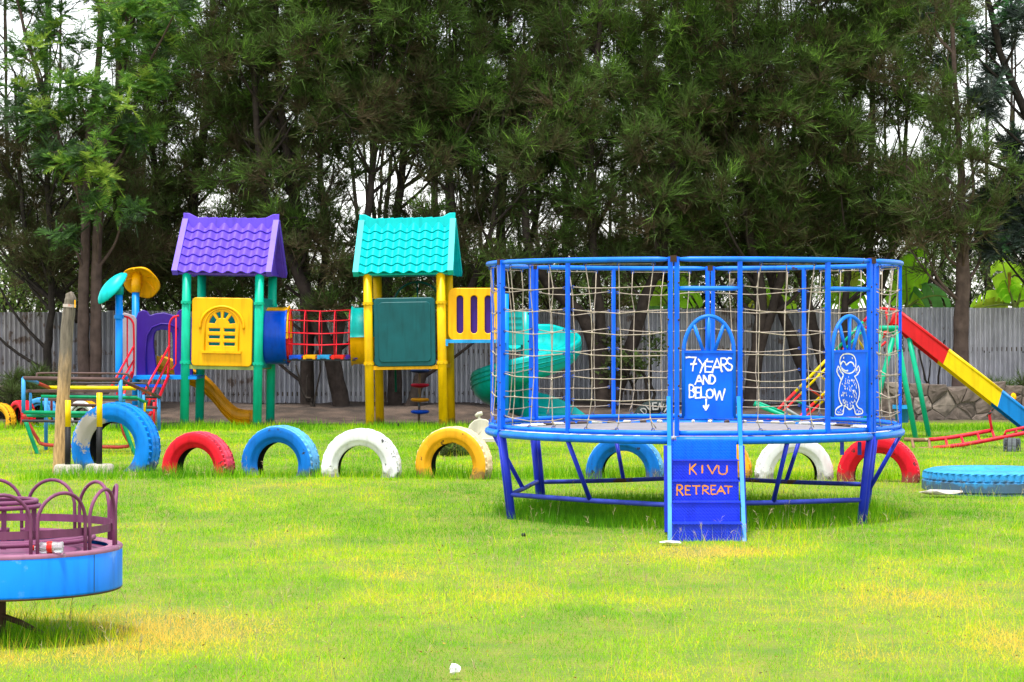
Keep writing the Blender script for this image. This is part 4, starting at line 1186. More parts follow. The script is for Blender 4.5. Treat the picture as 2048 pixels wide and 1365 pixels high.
for k in range(6):
    for s in (-1, 1):
        th = joints[k] + s * 0.82
        mb = MB(); p, q = pol(th, TR, 0.69), pol(th, TR, 2.10)
        mb.bar(p, q, 0.036, 0.038, up=(pol(th, 1, 0) - TC)); mb.build('net_post', TBLUE, tp)
        mb = MB(); mb.tube([pol(th, TR, 0.66), pol(th, TR - 0.045, 0.33), pol(th, 1.66, -0.13)], 0.029, 10); mb.build('leg', TLEG_SHADED, tp)
    th = joints[k]
    mb = MB(); mb.box(pol(th, TR + 0.004, 2.085), (0.05, 0.05, 0.05), Matrix.Rotation(math.radians(th), 3, 'Z')); mb.build('joint_cap', pmat('bare_rusty_steel', RUST, rough=0.8, var=0.3), tp)
    t2 = joints[(k + 1) % 6] if k < 5 else joints[0] + 360
    p, q = pol(th + 1, 1.69, 0.15), pol(t2 - 1, 1.69, 0.14)
    if k == 0: p = pol(th + 1, 1.69, 0.15)
    mb = MB(); L_ = (q - p)
    mb.tube([p, p + L_ * 0.04, p + L_ * 0.5 + Vector((0, 0, -0.006)), p + L_ * 0.96, q], [0.017, 0.02, 0.02, 0.02, 0.017], 8); mb.build('brace_bar', TBAR, tp)
    m_ = (p + q) / 2
    top = pol(th + 30, TR, 0.65)
    mb = MB(); mb.tube([top, m_ + (p - m_) * -0.02], 0.019, 8); mb.build('brace_strut', TLEG_SHADED, tp)
mids = [-35, -95, -155, 145, 85]
for th in mids:
    th = th + (J0 + 5)
    mb = MB(); p, q = pol(th, TR - 0.01, 0.69), pol(th, TR - 0.01, 2.075)
    mb.bar(p, q, 0.029, 0.026, up=(pol(th, 1, 0) - TC)); mb.build('net_post', TBLUE, tp)
bolts = MB()
for k in range(6):
    for s in (-1, 1):
        for z_ in (0.86, 1.12, 1.38, 1.64, 1.9):
            th = joints[k] + s * 0.82; c_ = pol(th + s * 0.5, TR + 0.024, z_ + RNG.uniform(-.04, .04))
            bolts.lathe([(0, 0.006), (0.008, 0.005), (0.009, 0)], 6, Matrix.Translation(c_) @ (pol(th, 1, 0) - TC).to_track_quat('Z', 'Y').to_matrix().to_4x4())
o = bolts.build('bolt', pmat('bolt_steel', (0.04, 0.035, 0.04), rough=0.6), tp); o['kind'] = 'stuff'
# mat
mb = MB(); V = [(TC.x, TC.y, 0.640)]; Fc = []
for rr, zz in ((0.7, 0.645), (1.2, 0.655), (1.47, 0.664), (1.50, 0.662), (1.50, 0.655)):
    for j in range(72): a = 2 * PI * j / 72; V.append((TC.x + rr * math.cos(a), TC.y + rr * math.sin(a), zz))
for j in range(72): Fc.append((0, 1 + j, 1 + (j + 1) % 72))
for r in range(4):
    for j in range(72): Fc.append((1 + r * 72 + j, 1 + (r + 1) * 72 + j, 1 + (r + 1) * 72 + (j + 1) % 72, 1 + r * 72 + (j + 1) % 72))
mb.add(V, Fc, True); mb.build('jumping_mat', pmat('mat_fabric', (0.20, 0.19, 0.21), rough=0.85, var=0.15, scale=2), tp)
# springs
M_SPW = pmat('pale_spring_sleeve', (0.62, 0.62, 0.60), rough=0.6, var=0.2); M_SPD = pmat('dark_spring', (0.07, 0.05, 0.045), rough=0.6, var=0.3)
def spring_mesh(mat):
    mb = MB(); prof = [(0.004, 0.0), (0.004, 0.025)]
    for i in range(10): prof += [(0.013, 0.028 + i * 0.014), (0.0165, 0.033 + i * 0.014), (0.013, 0.038 + i * 0.014)]
    prof += [(0.004, 0.172), (0.004, 0.2)]
    mb.lathe(prof, 8); me = bpy.data.meshes.new('spring'); me.from_pydata(mb.v, [], mb.f); me.polygons.foreach_set('use_smooth', mb.s); me.materials.append(mat); return me
spm = [spring_mesh(M_SPW), spring_mesh(M_SPD)]
rs = random.Random(2)
for i in range(64):
    th = i * 360 / 64 + 1.5
    side = 1 if 185 < th % 360 < 235 and rs.random() < 0.8 else (1 if rs.random() < 0.12 else 0)
    o = bpy.data.objects.new('spring', spm[side]); COL.objects.link(o); o.parent = tp
    p, q = pol(th, 1.485, 0.67), pol(th, 1.69, 0.665)
    o.location = p - TC; o.rotation_euler = (q - p).to_track_quat('Z', 'Y').to_euler()

# rope nets, one per bay
M_ROPE = pmat('rope', (0.36, 0.30, 0.235), rough=0.9, var=0.25, scale=25, worn=((0.22, 0.18, 0.13), 0.35, 18))
M_EYE = pmat('eyelet_blue', (0.02, 0.07, 0.35), rough=0.5)
RZ = [1.865, 1.69, 1.515, 1.335, 1.15, 0.975, 0.815]
def net(a0, a1, nv, seed, open_left=False):
    rnd = random.Random(seed)
    ring = MB()
    rad = TR - 0.015
    A = [a0 + (a1 - a0) * (i + 0.5) / nv + rnd.uniform(-0.35, 0.35) for i in range(nv)]
    zl = [z + rnd.uniform(-0.012, 0.012) for z in RZ]; zr = [z + rnd.uniform(-0.012, 0.012) for z in RZ]
    tight = rnd.uniform(0.01, 0.03)
    node = {}
    for j in range(7):
        sag = rnd.uniform(0.01, 0.04)
        for i in range(nv):
            t = (i + 0.5) / nv
            pull = 0.93 if 0 < j < 6 else 1.0
            am = (a0 + a1) / 2
            node[i, j] = pol(am + (A[i] - am) * pull + rnd.uniform(-0.22, 0.22), rad - 0.05 * math.sin(PI * t) * (0.4 + 0.6 * math.sin(PI * j / 6)) , zl[j] * (1 - t) + zr[j] * t - sag * math.sin(PI * t) + rnd.uniform(-0.01, 0.01))
    tops, bots = [], []
    for i in range(nv):
        tops.append(pol(A[i] + rnd.uniform(-1.0, 1.0), rad, 2.045)); bots.append(pol(A[i] + rnd.uniform(-0.8, 0.8), rad, 0.735))
    for p in tops + bots:
        ring.tube([p + Vector((0.013 * math.cos(a), 0.0, 0.013 * math.sin(a))) for a in [2 * PI * q / 8 for q in range(8)]], 0.0035, 4, closed=True)
    for j in range(7):
        for aa, zz in ((a0, zl[j]), (a1, zr[j])):
            c = pol(aa, rad, zz); ring.tube([c + Vector((0.011 * math.cos(a), 0.0, 0.011 * math.sin(a))) for a in [2 * PI * q / 8 for q in range(8)]], 0.0035, 4, closed=True)
    edge = MB(); edge.tube(tops, 0.0035, 4)
    nt_ = edge.build('rope_net', M_ROPE, tp)
    ey = ring.build('eyelet', M_EYE, nt_); ey['kind'] = 'stuff'
    for i in range(nv):
        mb = MB(); pts = [tops[i]] + [node[i, j] for j in range(7)] + [bots[i]]
        mb.tube(pts, 0.0042, 5)
        for j in range(7):
            mb.tube([node[i, j] + Vector((0, 0, -0.012)), node[i, j], node[i, j] + Vector((0, 0, 0.012))], [0.005, 0.0095, 0.005], 5)
        mb.build('rope', M_ROPE, nt_)
    for j in range(7):
        mb = MB(); pts = [pol(a0, rad, zl[j])] + [node[i, j] for i in range(nv)] + [pol(a1, rad, zr[j])]
        mb.tube(pts, 0.0042, 5); mb.build('rope', M_ROPE, nt_)
    mb = MB()
    for i in range(0, nv - 1, 2):
        mb.tube([bots[i], bots[i]+Vector((0,0,.01))], 0.004, 4); mb.tube([bots[i], (bots[i] + bots[i + 1]) / 2 + Vector((0, 0, -.004)), bots[i + 1]], 0.0045, 4)
    mb.tube([node[nv - 1, 6], bots[nv - 1].lerp(pol(a1, rad, 0.8), 0.2)], 0.006, 4)
    mb.build('lacing', M_ROPE, nt_)
o_ = J0 + 5
for i, (a, b_) in enumerate(((-65, -35), (-35, -5), (-125, -95), (-95, -65), (-185, -155), (-155, -125), (115, 145), (145, 175), (55, 85), (85, 115))):
    net(a + o_ + 1.6, b_ + o_ - 1.3, 3, 700 + i)
net(8.5, 32.3, 3, 790)

# gate posts, headers, doors
for th in (7.7, 33.1):
    mb = MB(); p, q = pol(th, TR, 0.70), pol(th, TR, 2.075)
    mb.bar(p, q, 0.034, 0.028, up=(pol(th, 1, 0) - TC)); mb.build('net_post', TBLUE, tp)
def gate(a0, a1, zt_, name):
    P0, P1 = pol(a0, TR, 0), pol(a1, TR, 0)
    w = (P1 - P0).length; ex = (P1 - P0).normalized(); ez = Vector((0, 0, 1)); nrm = ex.cross(ez)   # towards the camera
    if nrm.y > 0: nrm = -nrm
    mb = MB(); h0, h1 = P0 + ez * 1.85, P1 + ez * 1.85
    mb.tube([h0 - ex * 0.02, h0 + ex * 0.05, h1 - ex * 0.05, h1 + ex * 0.02], [0.014, 0.019, 0.019, 0.014], 8); mb.build('gate_header', TBLUE_R, tp)
    g = MB(); zb, zm, zt = 0.84, 1.345, zt_
    m_ = 0.012
    rr = w / 2 - m_ - 0.014
    cx = w / 2
    def pt(u, v, d=0.0): return P0 + ex * u + ez * v + nrm * d
    hoop = [pt(cx - rr, zb - 0.01), pt(cx - rr, zm)] + [pt(cx + rr * math.cos(math.radians(a)), zm + (zt - zm) * math.sin(math.radians(a))) for a in range(172, 0, -8)] + [pt(cx + rr, zm), pt(cx + rr, zb - 0.01)]
    g.tube(hoop, 0.0165, 8)
    go = g.build(name, TBLUE_R, tp)
    sp_ = MB()
    for a in (128, 90, 52):
        e = pt(cx + rr * math.cos(math.radians(a)) * 0.97, zm + (zt - zm) * math.sin(math.radians(a)) * 0.97)
        sp_.tube([pt(cx + (0.04 if a < 90 else -0.04 if a > 90 else 0), zm), e], [0.013, 0.016], 7)
    sp_.build('spoke', TBLUE_R, go)
    pn = MB(); M = Matrix((ex, nrm, ez)).transposed()
    pn.box(pt(cx, (zb + zm) / 2), (2 * rr - 0.005, 0.018, zm - zb), M)
    pn.build('door_panel', TBLUE, go)
    ed_ = MB(); ed_.box(pt(cx, zm + 0.006, 0.004), (2 * rr, 0.026, 0.02), M); ed_.box(pt(cx, zb - 0.006, 0.003), (2 * rr, 0.024, 0.016), M); ed_.build('door_edge', TBLUE, go)
    return go, pt, nrm, rr, cx, zb, zm
g1, pt1, n1_, rr1, cx1, zb1, zm1 = gate(J0 + 1.7, 7.0, 1.632, 'gate')
g2, pt2, n2_, rr2, cx2, zb2, zm2 = gate(33.9, J0 + 60 - 1.6, 1.632, 'gate')

# hand-painted letters: strokes in a unit box
def cv(cx, cy, rx, ry, a0, a1, n=9): return [(cx + rx * math.cos(math.radians(a0 + (a1 - a0) * i / n)), cy + ry * math.sin(math.radians(a0 + (a1 - a0) * i / n))) for i in range(n + 1)]
GL = {
 '7': [[(0, .98), (.25, 1), (.95, .97)], [(.9, .98), (.7, .5), (.6, 0)], [(.45, .5), (.98, .52)]],
 'Y': [[(0, 1), (.5, .5)], [(1, 1), (.5, .5), (.2, 0)]],
 'E': [[(.1, 0), (.1, 1)], [(.1, 1), (.95, .97)], [(.1, .52), (.8, .52)], [(.1, .02), (.98, 0)]],
 'A': [[(0, 0), (.48, 1)], [(.48, 1), (1, 0)], [(.15, .33), (.85, .36)]],
 'R': [[(.1, 0), (.1, 1)], [(.1, 1), (.55, 1), (.85, .88), (.85, .66), (.55, .5), (.12, .48)], [(.35, .5), (1, 0)]],
 'S': [cv(.5, .75, .4, .24, 40, 200, 7) + cv(.5, .25, .42, .25, 100, -140, 9)],
 'N': [[(.05, 0), (.1, 1)], [(.1, 1), (.9, .05)], [(.9, .05), (.95, 1)]],
 'D': [[(.1, 0), (.1, 1)], [(.1, 1), (.5, .95), (.9, .7), (.92, .35), (.6, .05), (.1, 0)]],
 'B': [[(.1, 0), (.1, 1)], [(.1, 1), (.6, .98), (.8, .8), (.6, .56), (.12, .53)], [(.6, .54), (.9, .32), (.7, .04), (.1, 0)]],
 'L': [[(.1, 1), (.1, .02)], [(.1, .02), (.9, 0)]],
 'O': [cv(.5, .45, .42, .45, 90, 450, 14)],
 'W': [[(0, 1), (.22, 0)], [(.22, 0), (.5, .8)], [(.5, .8), (.75, 0)], [(.75, 0), (1, 1)]],
 'K': [[(.1, 0), (.12, 1)], [(.9, 1), (.15, .48)], [(.3, .55), (1, .0)]],
 'I': [[(.5, 0), (.5, 1)]],
 'V': [[(0, 1), (.5, 0)], [(.5, 0), (1, 1)]],
 'U': [[(.05, 1), (.08, .3)] + cv(.5, .32, .42, .32, 190, 350, 8) + [(.95, 1)]],
 'T': [[(0, 1), (1, .98)], [(.5, 1), (.5, 0)]],
 '^': [[(.5, 1), (.5, .05)], [(.1, .4), (.5, 0)], [(.9, .45), (.5, 0)]],
}
def dens(st):
    out = [st[0]]
    for a, b_ in zip(st, st[1:]):
        for k in (1, 2, 3): out.append((a[0] + (b_[0] - a[0]) * k / 3, a[1] + (b_[1] - a[1]) * k / 3))
    return out
def letters(mb, spec, pt, nrm, sw, lift=0.002):
    """spec: (char, u0, v0, w, h)"""
    for ch, u0, v0, w, h in spec:
        for q, st in enumerate(GL[ch]):
            mb.ribbon([pt(u0 + x_ * w + RNG.uniform(-.0015, .0015), v0 + y_ * h + RNG.uniform(-.0015, .0015)) for x_, y_ in dens(st)], sw, nrm, lift + 0.0006 * q)
WHITE = pmat('white_brush_paint', (0.76, 0.75, 0.72), rough=0.7, var=0.15, scale=30, worn=((0.2, 0.32, 0.62), 0.3, 60))
# photo px (zoom of the door) -> door coordinates
def du(px): return cx1 - rr1 + (px - 1359) / 112.0 * 2 * rr1
def dv(py): return zm1 - (py - 708) / 128.0 * (zm1 - zb1)
def L1(ch, x0, y0, x1, y1): return (ch, du(x0), dv(y1), du(x1) - du(x0), dv(y0) - dv(y1))
spec = [L1('7', 1364, 717, 1388, 744), L1('Y', 1391, 720, 1412, 748), L1('E', 1405, 725, 1424, 747), L1('A', 1422, 720, 1444, 746), L1('R', 1440, 719, 1458, 744), L1('S', 1454, 718, 1468, 743),
        L1('A', 1384, 753, 1402, 771), L1('N', 1402, 753, 1416, 771), L1('D', 1416, 752, 1430, 770),
        L1('B', 1370, 772, 1385, 797), L1('E', 1384, 777, 1397, 798), L1('L', 1396, 776, 1410, 797), L1('O', 1408, 779, 1426, 798), L1('W', 1427, 780, 1450, 802), L1('^', 1401, 800, 1416, 822)]
mb = MB(); letters(mb, spec, lambda u, v: pt1(u, v, 0.010), n1_, 0.0132); mb.build('painted_words', WHITE, g1)
# painted spotted animal on the second gate
def e2(px, py): return (cx2 - rr2 + (px - 820) / 345.0 * 2 * rr2, zm2 - (py - 490) / 560.0 * (zm2 - zb2))
strokes = [[(890, 600), (885, 560), (905, 520), (945, 506), (990, 508), (1025, 525), (1045, 565), (1045, 620), (1028, 660), (985, 680), (940, 672), (905, 645), (890, 605)],
           [(893, 600), (912, 572), (935, 582), (950, 604), (985, 580), (1015, 588), (1030, 618)], [(905, 632), (935, 655), (965, 655)],
           [(922, 535), (920, 545)], [(1008, 540), (1010, 550)],
           [(918, 695), (900, 735), (880, 710), (852, 662), (866, 615), (890, 655), (918, 690)], [(1030, 710), (1060, 690), (1082, 655), (1070, 615), (1045, 655)],
           [(915, 700), (885, 765), (870, 850), (880, 920), (905, 962)], [(1030, 705), (1065, 770), (1080, 850), (1070, 910), (1045, 958)], [(922, 965), (945, 975), (975, 1000), (1005, 990), (1016, 965)],
           [(905, 962), (870, 975), (840, 1000), (842, 1040), (908, 1042), (915, 1010), (925, 972)], [(1045, 955), (1070, 990), (1105, 1006), (1108, 1040), (1045, 1045), (1030, 1010), (1016, 970)]]
mb = MB()
for q, st in enumerate(strokes):
    st = [(p.x, p.y) for p in smooth_path([(a, b_, 0) for a, b_ in st], 3)]
    mb.ribbon([pt2(*e2(a, b_), 0.010) for a, b_ in st], 0.0115, n2_, 0.002 + 0.0004 * q)
rs = random.Random(4)
for k in range(150):
    a, b_ = rs.uniform(890, 1065), rs.uniform(700, 980)
    if ((a - 976) / 84) ** 2 + ((b_ - 845) / 135) ** 2 > 1: continue
    p = pt2(*e2(a, b_), 0.012); d = Vector((rs.uniform(-1, 1) * 0.3, 0, 1)).normalized() * 0.005
    mb.ribbon([p - d, p + d], 0.006, n2_, 0.002)
for (x0, y0, x1, y1) in ((855, 1000, 910, 1035), (1040, 1010, 1100, 1035), (860, 630, 895, 690), (1030, 640, 1065, 690)):
    for k in range(9):
        p = pt2(*e2(rs.uniform(x0, x1), rs.uniform(y0, y1)), 0.012); mb.ribbon([p, p + Vector((0.002, 0, 0.008))], 0.005, n2_, 0.002)
mb.build('painted_animal', WHITE, g2)
# hanging brackets below the rail
for px_ in (1684, 1719):
    p = at(px_, 893, 19.9); mb = MB(); mb.box(p, (0.03, 0.02, 0.07)); mb.box(p + Vector((0, -0.004, -0.05)), (0.032, 0.014, 0.04)); mb.build('bracket', TBAR, tp)
# loose knots of rope and rag on posts
for (x_, y_, Y_) in ((1070, 562, 22.2), (1464, 560, 19.3), (1003, 575, 20.4)):
    mb = MB(); p = at(x_, y_, Y_)
    for k in range(5):
        mb.tube([p, p + Vector((rs.uniform(-.03, .03), rs.uniform(-.02, .02), rs.uniform(-.05, .01))), p + Vector((rs.uniform(-.03, .04), 0, rs.uniform(-.08, -.02)))], [0.01, 0.008, 0.003], 5)
    mb.build('rag_knot', M_ROPE, tp)

# ---------------------------------------------------------------- steps
stp = thing('step_ladder', 'blue chequer-plate steps with orange hand lettering at the trampoline gate', 'steps', (1.5, 18.8, 0))
def plate_mat(name, rgb, low=True):
    m = pmat(name, rgb, rough=0.35, var=0.12, scale=5, worn=(RUST, 0.06, 12))
    t = m.node_tree; N, L = t.nodes, t.links
    geo = N.new('ShaderNodeNewGeometry'); sp_ = N.new('ShaderNodeSeparateXYZ'); L.new(geo.outputs['Position'], sp_.inputs[0])
    cb = N.new('ShaderNodeCombineXYZ'); L.new(sp_.outputs['X'], cb.inputs[0]); L.new(sp_.outputs['Z'], cb.inputs[1])
    rot = N.new('ShaderNodeMapping'); rot.inputs['Rotation'].default_value = (0, 0, PI / 4); L.new(cb.outputs[0], rot.inputs[0])
    ck = N.new('ShaderNodeTexBrick'); ck.inputs['Scale'].default_value = 1.0; ck.inputs['Brick Width'].default_value = 0.036; ck.inputs['Row Height'].default_value = 0.018; ck.inputs['Mortar Size'].default_value = 0.0048; ck.inputs['Mortar Smooth'].default_value = 0.6
    L.new(rot.outputs[0], ck.inputs['Vector'])
    bp = N.new('ShaderNodeBump'); bp.inputs['Distance'].default_value = 0.004; bp.inputs['Strength'].default_value = 0.6; bp.invert = True
    L.new(ck.outputs['Fac'], bp.inputs['Height']); L.new(bp.outputs[0], N['Principled BSDF'].inputs['Normal'])
    return m
PL_T = plate_mat('chequer_plate_bright_blue', (0.0, 0.13, 0.78)); PL_D = plate_mat('chequer_plate_royal_blue', (0.012, 0.035, 0.55))
xl, xr = 1.245, 1.752
zs = [0.662, 0.515, 0.366, 0.217, 0.070, -0.10]; ysn = [19.12, 18.95, 18.78, 18.61, 18.40]
for i in range(5):
    y_ = ysn[i]; dx = 0.012 * i
    mb = MB(); mb.box(((xl + xr) / 2 - .009 * i, y_, (zs[i] + zs[i + 1]) / 2 - 0.002), (xr - xl + .004 * i, 0.006, zs[i] - zs[i + 1] - 0.004)); ri = mb.build('riser', PL_T if i == 0 else PL_D, stp)
    if i < 4:
        mb = MB(); mb.box(((xl + xr) / 2 - .009 * i, (y_ + ysn[i + 1]) / 2 - 0.006, zs[i + 1] + 0.0), (xr - xl + .004 * i + 0.004, y_ - ysn[i + 1] + 0.012, 0.006)); mb.build('tread', PL_D, stp)
    if i in (1, 2):
        def sx_(px): return (px - 1024) * (y_) / F
        def sz_(py): return EYE - (py - HZ) * y_ / F
        if i == 1: sp_l = [('K', 1378, 928, 1393, 949), ('I', 1400, 931, 1409, 946), ('V', 1415, 931, 1434, 948), ('U', 1436, 932, 1455, 949)]
        else: sp_l = [('R', 1353, 970, 1366, 991), ('E', 1370, 972, 1381, 990), ('T', 1385, 972, 1400, 989), ('R', 1404, 972, 1418, 989), ('E', 1421, 971, 1432, 989), ('A', 1434, 973, 1450, 988), ('T', 1449, 973, 1464, 987)]
        mb = MB(); letters(mb, [(c, sx_(a), sz_(d), sx_(e) - sx_(a), sz_(b_) - sz_(d)) for c, a, b_, e, d in sp_l], lambda u, v: Vector((u, y_ - 0.0035, v)), (0, -1, 0), 0.0115, 0.001)
        mb.build('painted_words', pmat('orange_brush_paint', (0.75, 0.26, 0.02), rough=0.7, var=0.2, scale=30), ri)
STR = pmat('stringer_light_blue_paint', (0.006, 0.2, 0.74), rough=0.38, var=0.12, scale=6, worn=(RUST, 0.05, 12))
for s, x_ in ((-1, xl - 0.02), (1, xr + 0.02)):
    mb = MB(); mb.bar((x_, 19.18, 1.0), (x_ + s * 0.004, 19.02, 0.62), 0.03, 0.03, up=(1, 0, 0)); mb.bar((x_ + s * 0.004, 19.02, 0.62), (x_ + s * 0.006 - 0.036, 18.36, -0.12), 0.03, 0.03, up=(1, 0, 0)); mb.build('stringer', STR, stp)
    mb = MB(); mb.bar((x_ + s * 0.026, 19.12, 0.62), (x_ + s * 0.03, 18.95, -0.04), 0.035, 0.03, up=(1, 0, 0)); mb.build('step_leg', TLEG_SHADED, stp)
# ---------------------------------------------------------------- tyres
def paint(name, rgb, amt=0.42): return pmat(name, rgb, rough=0.42, var=0.14, scale=5, worn=(RUBBER, amt, 9), low=((0.07, 0.06, 0.045), 0.10), bump=0.15, bscale=30)
T_BLUE = paint('tyre_blue_paint', (0.0, 0.13, 0.50)); T_RED = paint('tyre_red_paint', (0.62, 0.006, 0.02)); T_WHITE = paint('tyre_white_paint', (0.70, 0.70, 0.71), 0.34)
T_YEL = paint('tyre_yellow_paint', (0.72, 0.34, 0.01)); T_YEL_LIT = paint('tyre_cream_tread_lit', (0.75, 0.55, 0.33), 0.1); T_BLUE_LIT = paint('tyre_blue_paint_lit', (0.10, 0.36, 0.66)); T_RED_LIT = paint('tyre_pink_tread_lit', (0.62, 0.05, 0.09), 0.12)  # paler treads: daylight on the tyre tops is put into the tread colour
T_RUB = pmat('bare_rubber', RUBBER, rough=0.7, var=0.3); T_FLAT = paint('tyre_sky_blue_paint', (0.03, 0.27, 0.58), 0.14)
T_SPOT = pmat('tyre_speckled_blue_yellow', (0.05, 0.28, 0.62), rough=0.5, worn=((0.7, 0.5, 0.05), 0.42, 7))
T_GREY = pmat('old_grey_rubber', (0.07, 0.08, 0.085), rough=0.75, var=0.3, bump=0.3)
def spot_paint(name, rgb, spot, c, rad):
    m = paint(name, rgb, 0.06); t = m.node_tree; N, L = t.nodes, t.links; b_ = N['Principled BSDF']
    src = b_.inputs['Base Color'].links[0].from_socket
    geo = N.new('ShaderNodeNewGeometry'); vm = N.new('ShaderNodeVectorMath'); vm.operation = 'DISTANCE'; vm.inputs[1].default_value = c; L.new(geo.outputs['Position'], vm.inputs[0])
    nz = N.new('ShaderNodeTexNoise'); nz.inputs['Scale'].default_value = 11; nz.inputs['Detail'].default_value = 9; nz.inputs['Roughness'].default_value = 0.8; L.new(geo.outputs['Position'], nz.inputs['Vector'])
    ma = N.new('ShaderNodeMath'); ma.operation = 'MULTIPLY_ADD'; ma.inputs[1].default_value = rad * 2.4; L.new(nz.outputs['Fac'], ma.inputs[0]); L.new(vm.outputs['Value'], ma.inputs[2])
    mr = N.new('ShaderNodeMapRange'); mr.inputs[1].default_value = rad * 2.12; mr.inputs[2].default_value = rad * 2.0; mr.inputs[3].default_value = 0; mr.inputs[4].default_value = 1; L.new(ma.outputs[0], mr.inputs[0])
    mx = N.new('ShaderNodeMix'); mx.data_type = 'RGBA'; L.new(mr.outputs[0], mx.inputs['Factor']); L.new(src, mx.inputs['A']); mx.inputs['B'].default_value = (*spot, 1)
    L.new(mx.outputs['Result'], b_.inputs['Base Color'])
    return m
def tyre(label, cx, top, Y, R, w, yaw, mat, tread=None, lugs=48, flat=False, hole=0.57, z=None, group='painted half-buried tyres', name='tyre', deep=0.02, liner=True):
    zc = (at(cx, top, Y).z - R) if z is None else z
    root = thing(name, label, 'tyre', (at(cx, HZ, Y).x, Y, zc), (0, 0, math.radians(yaw)), group)
    M = Matrix.Identity(4) if flat else Matrix.Rotation(PI / 2, 4, 'X')
    ri, h = R * hole, w / 2
    seg = lugs * 2
    for s in (-1, 1):
        mb = MB()
        prof = [(ri, h * .55), (ri + .012, h * .72), (ri + .03, h * .74), (ri + .045, h * .86), (ri + (R - ri) * .35, h * 1.0), (ri + (R - ri) * .38, h * 1.012), (ri + (R - ri) * .55, h * 1.05), (ri + (R - ri) * .72, h * 1.03), (ri + (R - ri) * .76, h * 1.035), (ri + (R - ri) * .84, h * .99), (R * .965, h * .93)]
        prof = [(r, s * z_) for r, z_ in prof]
        mb.lathe(prof if s < 0 else prof[::-1], seg, M)
        mb.build('sidewall', mat, root, world=False)
    mb = MB()
    cr = [-.93, -.88, -.60, -.57, -.52, -.49, -.05, -.02, .03, .06, .49, .52, .57, .60, .88, .93]
    dp = [R * .965, R * .988, R * .997, R - deep * 1.2, R - deep * 1.2, R, R, R - deep, R - deep, R, R, R - deep * 1.2, R - deep * 1.2, R * .997, R * .988, R * .965]
    prof = [(r, c * h) for r, c in zip(dp, cr)][::-1]
    k = len(prof)
    def mod(i, j):
        edge = i in (1, 2, k - 2, k - 3)
        return -deep * 1.3 if (edge and j % 2 == 0) else (-deep * 0.25 if j % 4 == 1 else 0)
    mb.lathe(prof, seg, M, smooth=False, mod=mod)
    mb.build('tread', tread or mat, root, world=False)
    mb = MB(); mb.lathe([(ri, h * .55), (ri + (R - ri) * .3, h * .8), (R * .93, h * .8), (R * .95, 0), (R * .93, -h * .8), (ri + (R - ri) * .3, -h * .8), (ri, -h * .55)], 48, M)
    mb.build('inner_liner', T_RUB, root, world=False)
    return root
bc = at(225, 805, 26.2)
T_BIG = spot_paint('tyre_blue_paint_with_bare_patch', (0.0, 0.19, 0.66), (0.46, 0.42, 0.37), tuple(at(176, 866, 26.2)), 0.235)
tyre('large bright blue tyre with worn beige patch beside the wooden post', 232, 805, 26.3, 0.485, 0.28, -20, T_BIG, lugs=44)
tyre('small red half-buried tyre next to the large blue tyre', 397, 863, 25.3, 0.388, 0.23, -24, T_RED, T_RED_LIT, lugs=52)
tyre('blue half-buried tyre with pale blue sun-toned tread left of the white one', 561, 851, 25.2, 0.405, 0.24, -20, T_BLUE, T_BLUE_LIT, lugs=40, deep=0.012)
tyre('white half-buried tyre between the blue and the yellow tyre', 723, 857, 24.9, 0.408, 0.20, -11, T_WHITE, lugs=44)
tyre('yellow half-buried tyre with cream sun-toned tread left of the trampoline', 908, 853, 24.9, 0.395, 0.22, -20, T_YEL, T_YEL_LIT, lugs=40, deep=0.014)
tyre('blue half-buried tyre seen under the left half of the trampoline', 1250, 868, 24.8, 0.395, 0.22, -14, T_BLUE, T_BLUE_LIT, lugs=40, deep=0.012)
tyre('orange-yellow half-buried tyre mostly hidden behind the blue steps', 1428, 868, 24.8, 0.385, 0.22, -12, T_YEL, lugs=40)
tyre('white half-buried tyre seen under the right half of the trampoline', 1588, 871, 24.6, 0.395, 0.2, 8, T_WHITE, lugs=44)
tyre('red half-buried tyre behind the right trampoline leg', 1757, 871, 24.4, 0.41, 0.24, -13, T_RED, lugs=60, deep=0.008)
tyre('big sky blue truck tyre lying flat at the right edge', 1978, 0, 23.6, 0.64, 0.40, 12, T_FLAT, lugs=52, flat=True, z=-0.035, hole=0.42, group=None)
# far tyres on the left
tyre('yellow tyre standing at the far left edge', 0, 806, 36.2, 0.23 / 0.88, 0.16, -30, T_YEL, lugs=36, group='painted tyres far left')
tyre('crimson tyre standing next to the yellow one at far left', 44, 801, 36.6, 0.25, 0.22, -52, T_RED, lugs=36, group='painted tyres far left')
tyre('blue and yellow speckled tyre behind the climbing frame', 84, 795, 37.0, 0.28, 0.2, -30, T_SPOT, lugs=36, group='painted tyres far left')
tyre('white and yellow tyre behind the rusty climbing frame near the post', 168, 800, 37.2, 0.27, 0.2, -25, T_WHITE, T_YEL, lugs=36, group='painted tyres far left')
tyre('grey bare rubber tyre under the red seesaw', 2024, 876, 30.2, 0.17, 0.2, 78, T_GREY, lugs=24, group=None)
adv = tyre('dark green tyre with painted white letters by the fence', 1310, 801, 39.6, 0.375, 0.2, 4, pmat('tyre_dark_green', (0.025, 0.04, 0.04), rough=0.6, var=0.2), lugs=36, group=None, hole=0.5)
mb = MB(); A0 = Vector(adv.location)
for i, ch in enumerate('ADVENT'):
    a = math.radians(152 - 19.5 * i)
    u = Vector((math.sin(a), 0, -math.cos(a))); v = Vector((math.cos(a), 0, math.sin(a)))
    c = v * 0.285
    for q, st in enumerate(GL[ch]):
        mb.ribbon([c + u * (x_ - .5) * 0.078 + v * (y_ - .5) * 0.105 + Vector((0, -0.106, 0)) for x_, y_ in dens(st)], 0.02, (0, -1, 0), 0.002 + .001 * q)
mb.build('painted_words', pmat('faded_white_paint', (.42, .42, .40), rough=.8, var=.3, scale=30), adv, world=False)

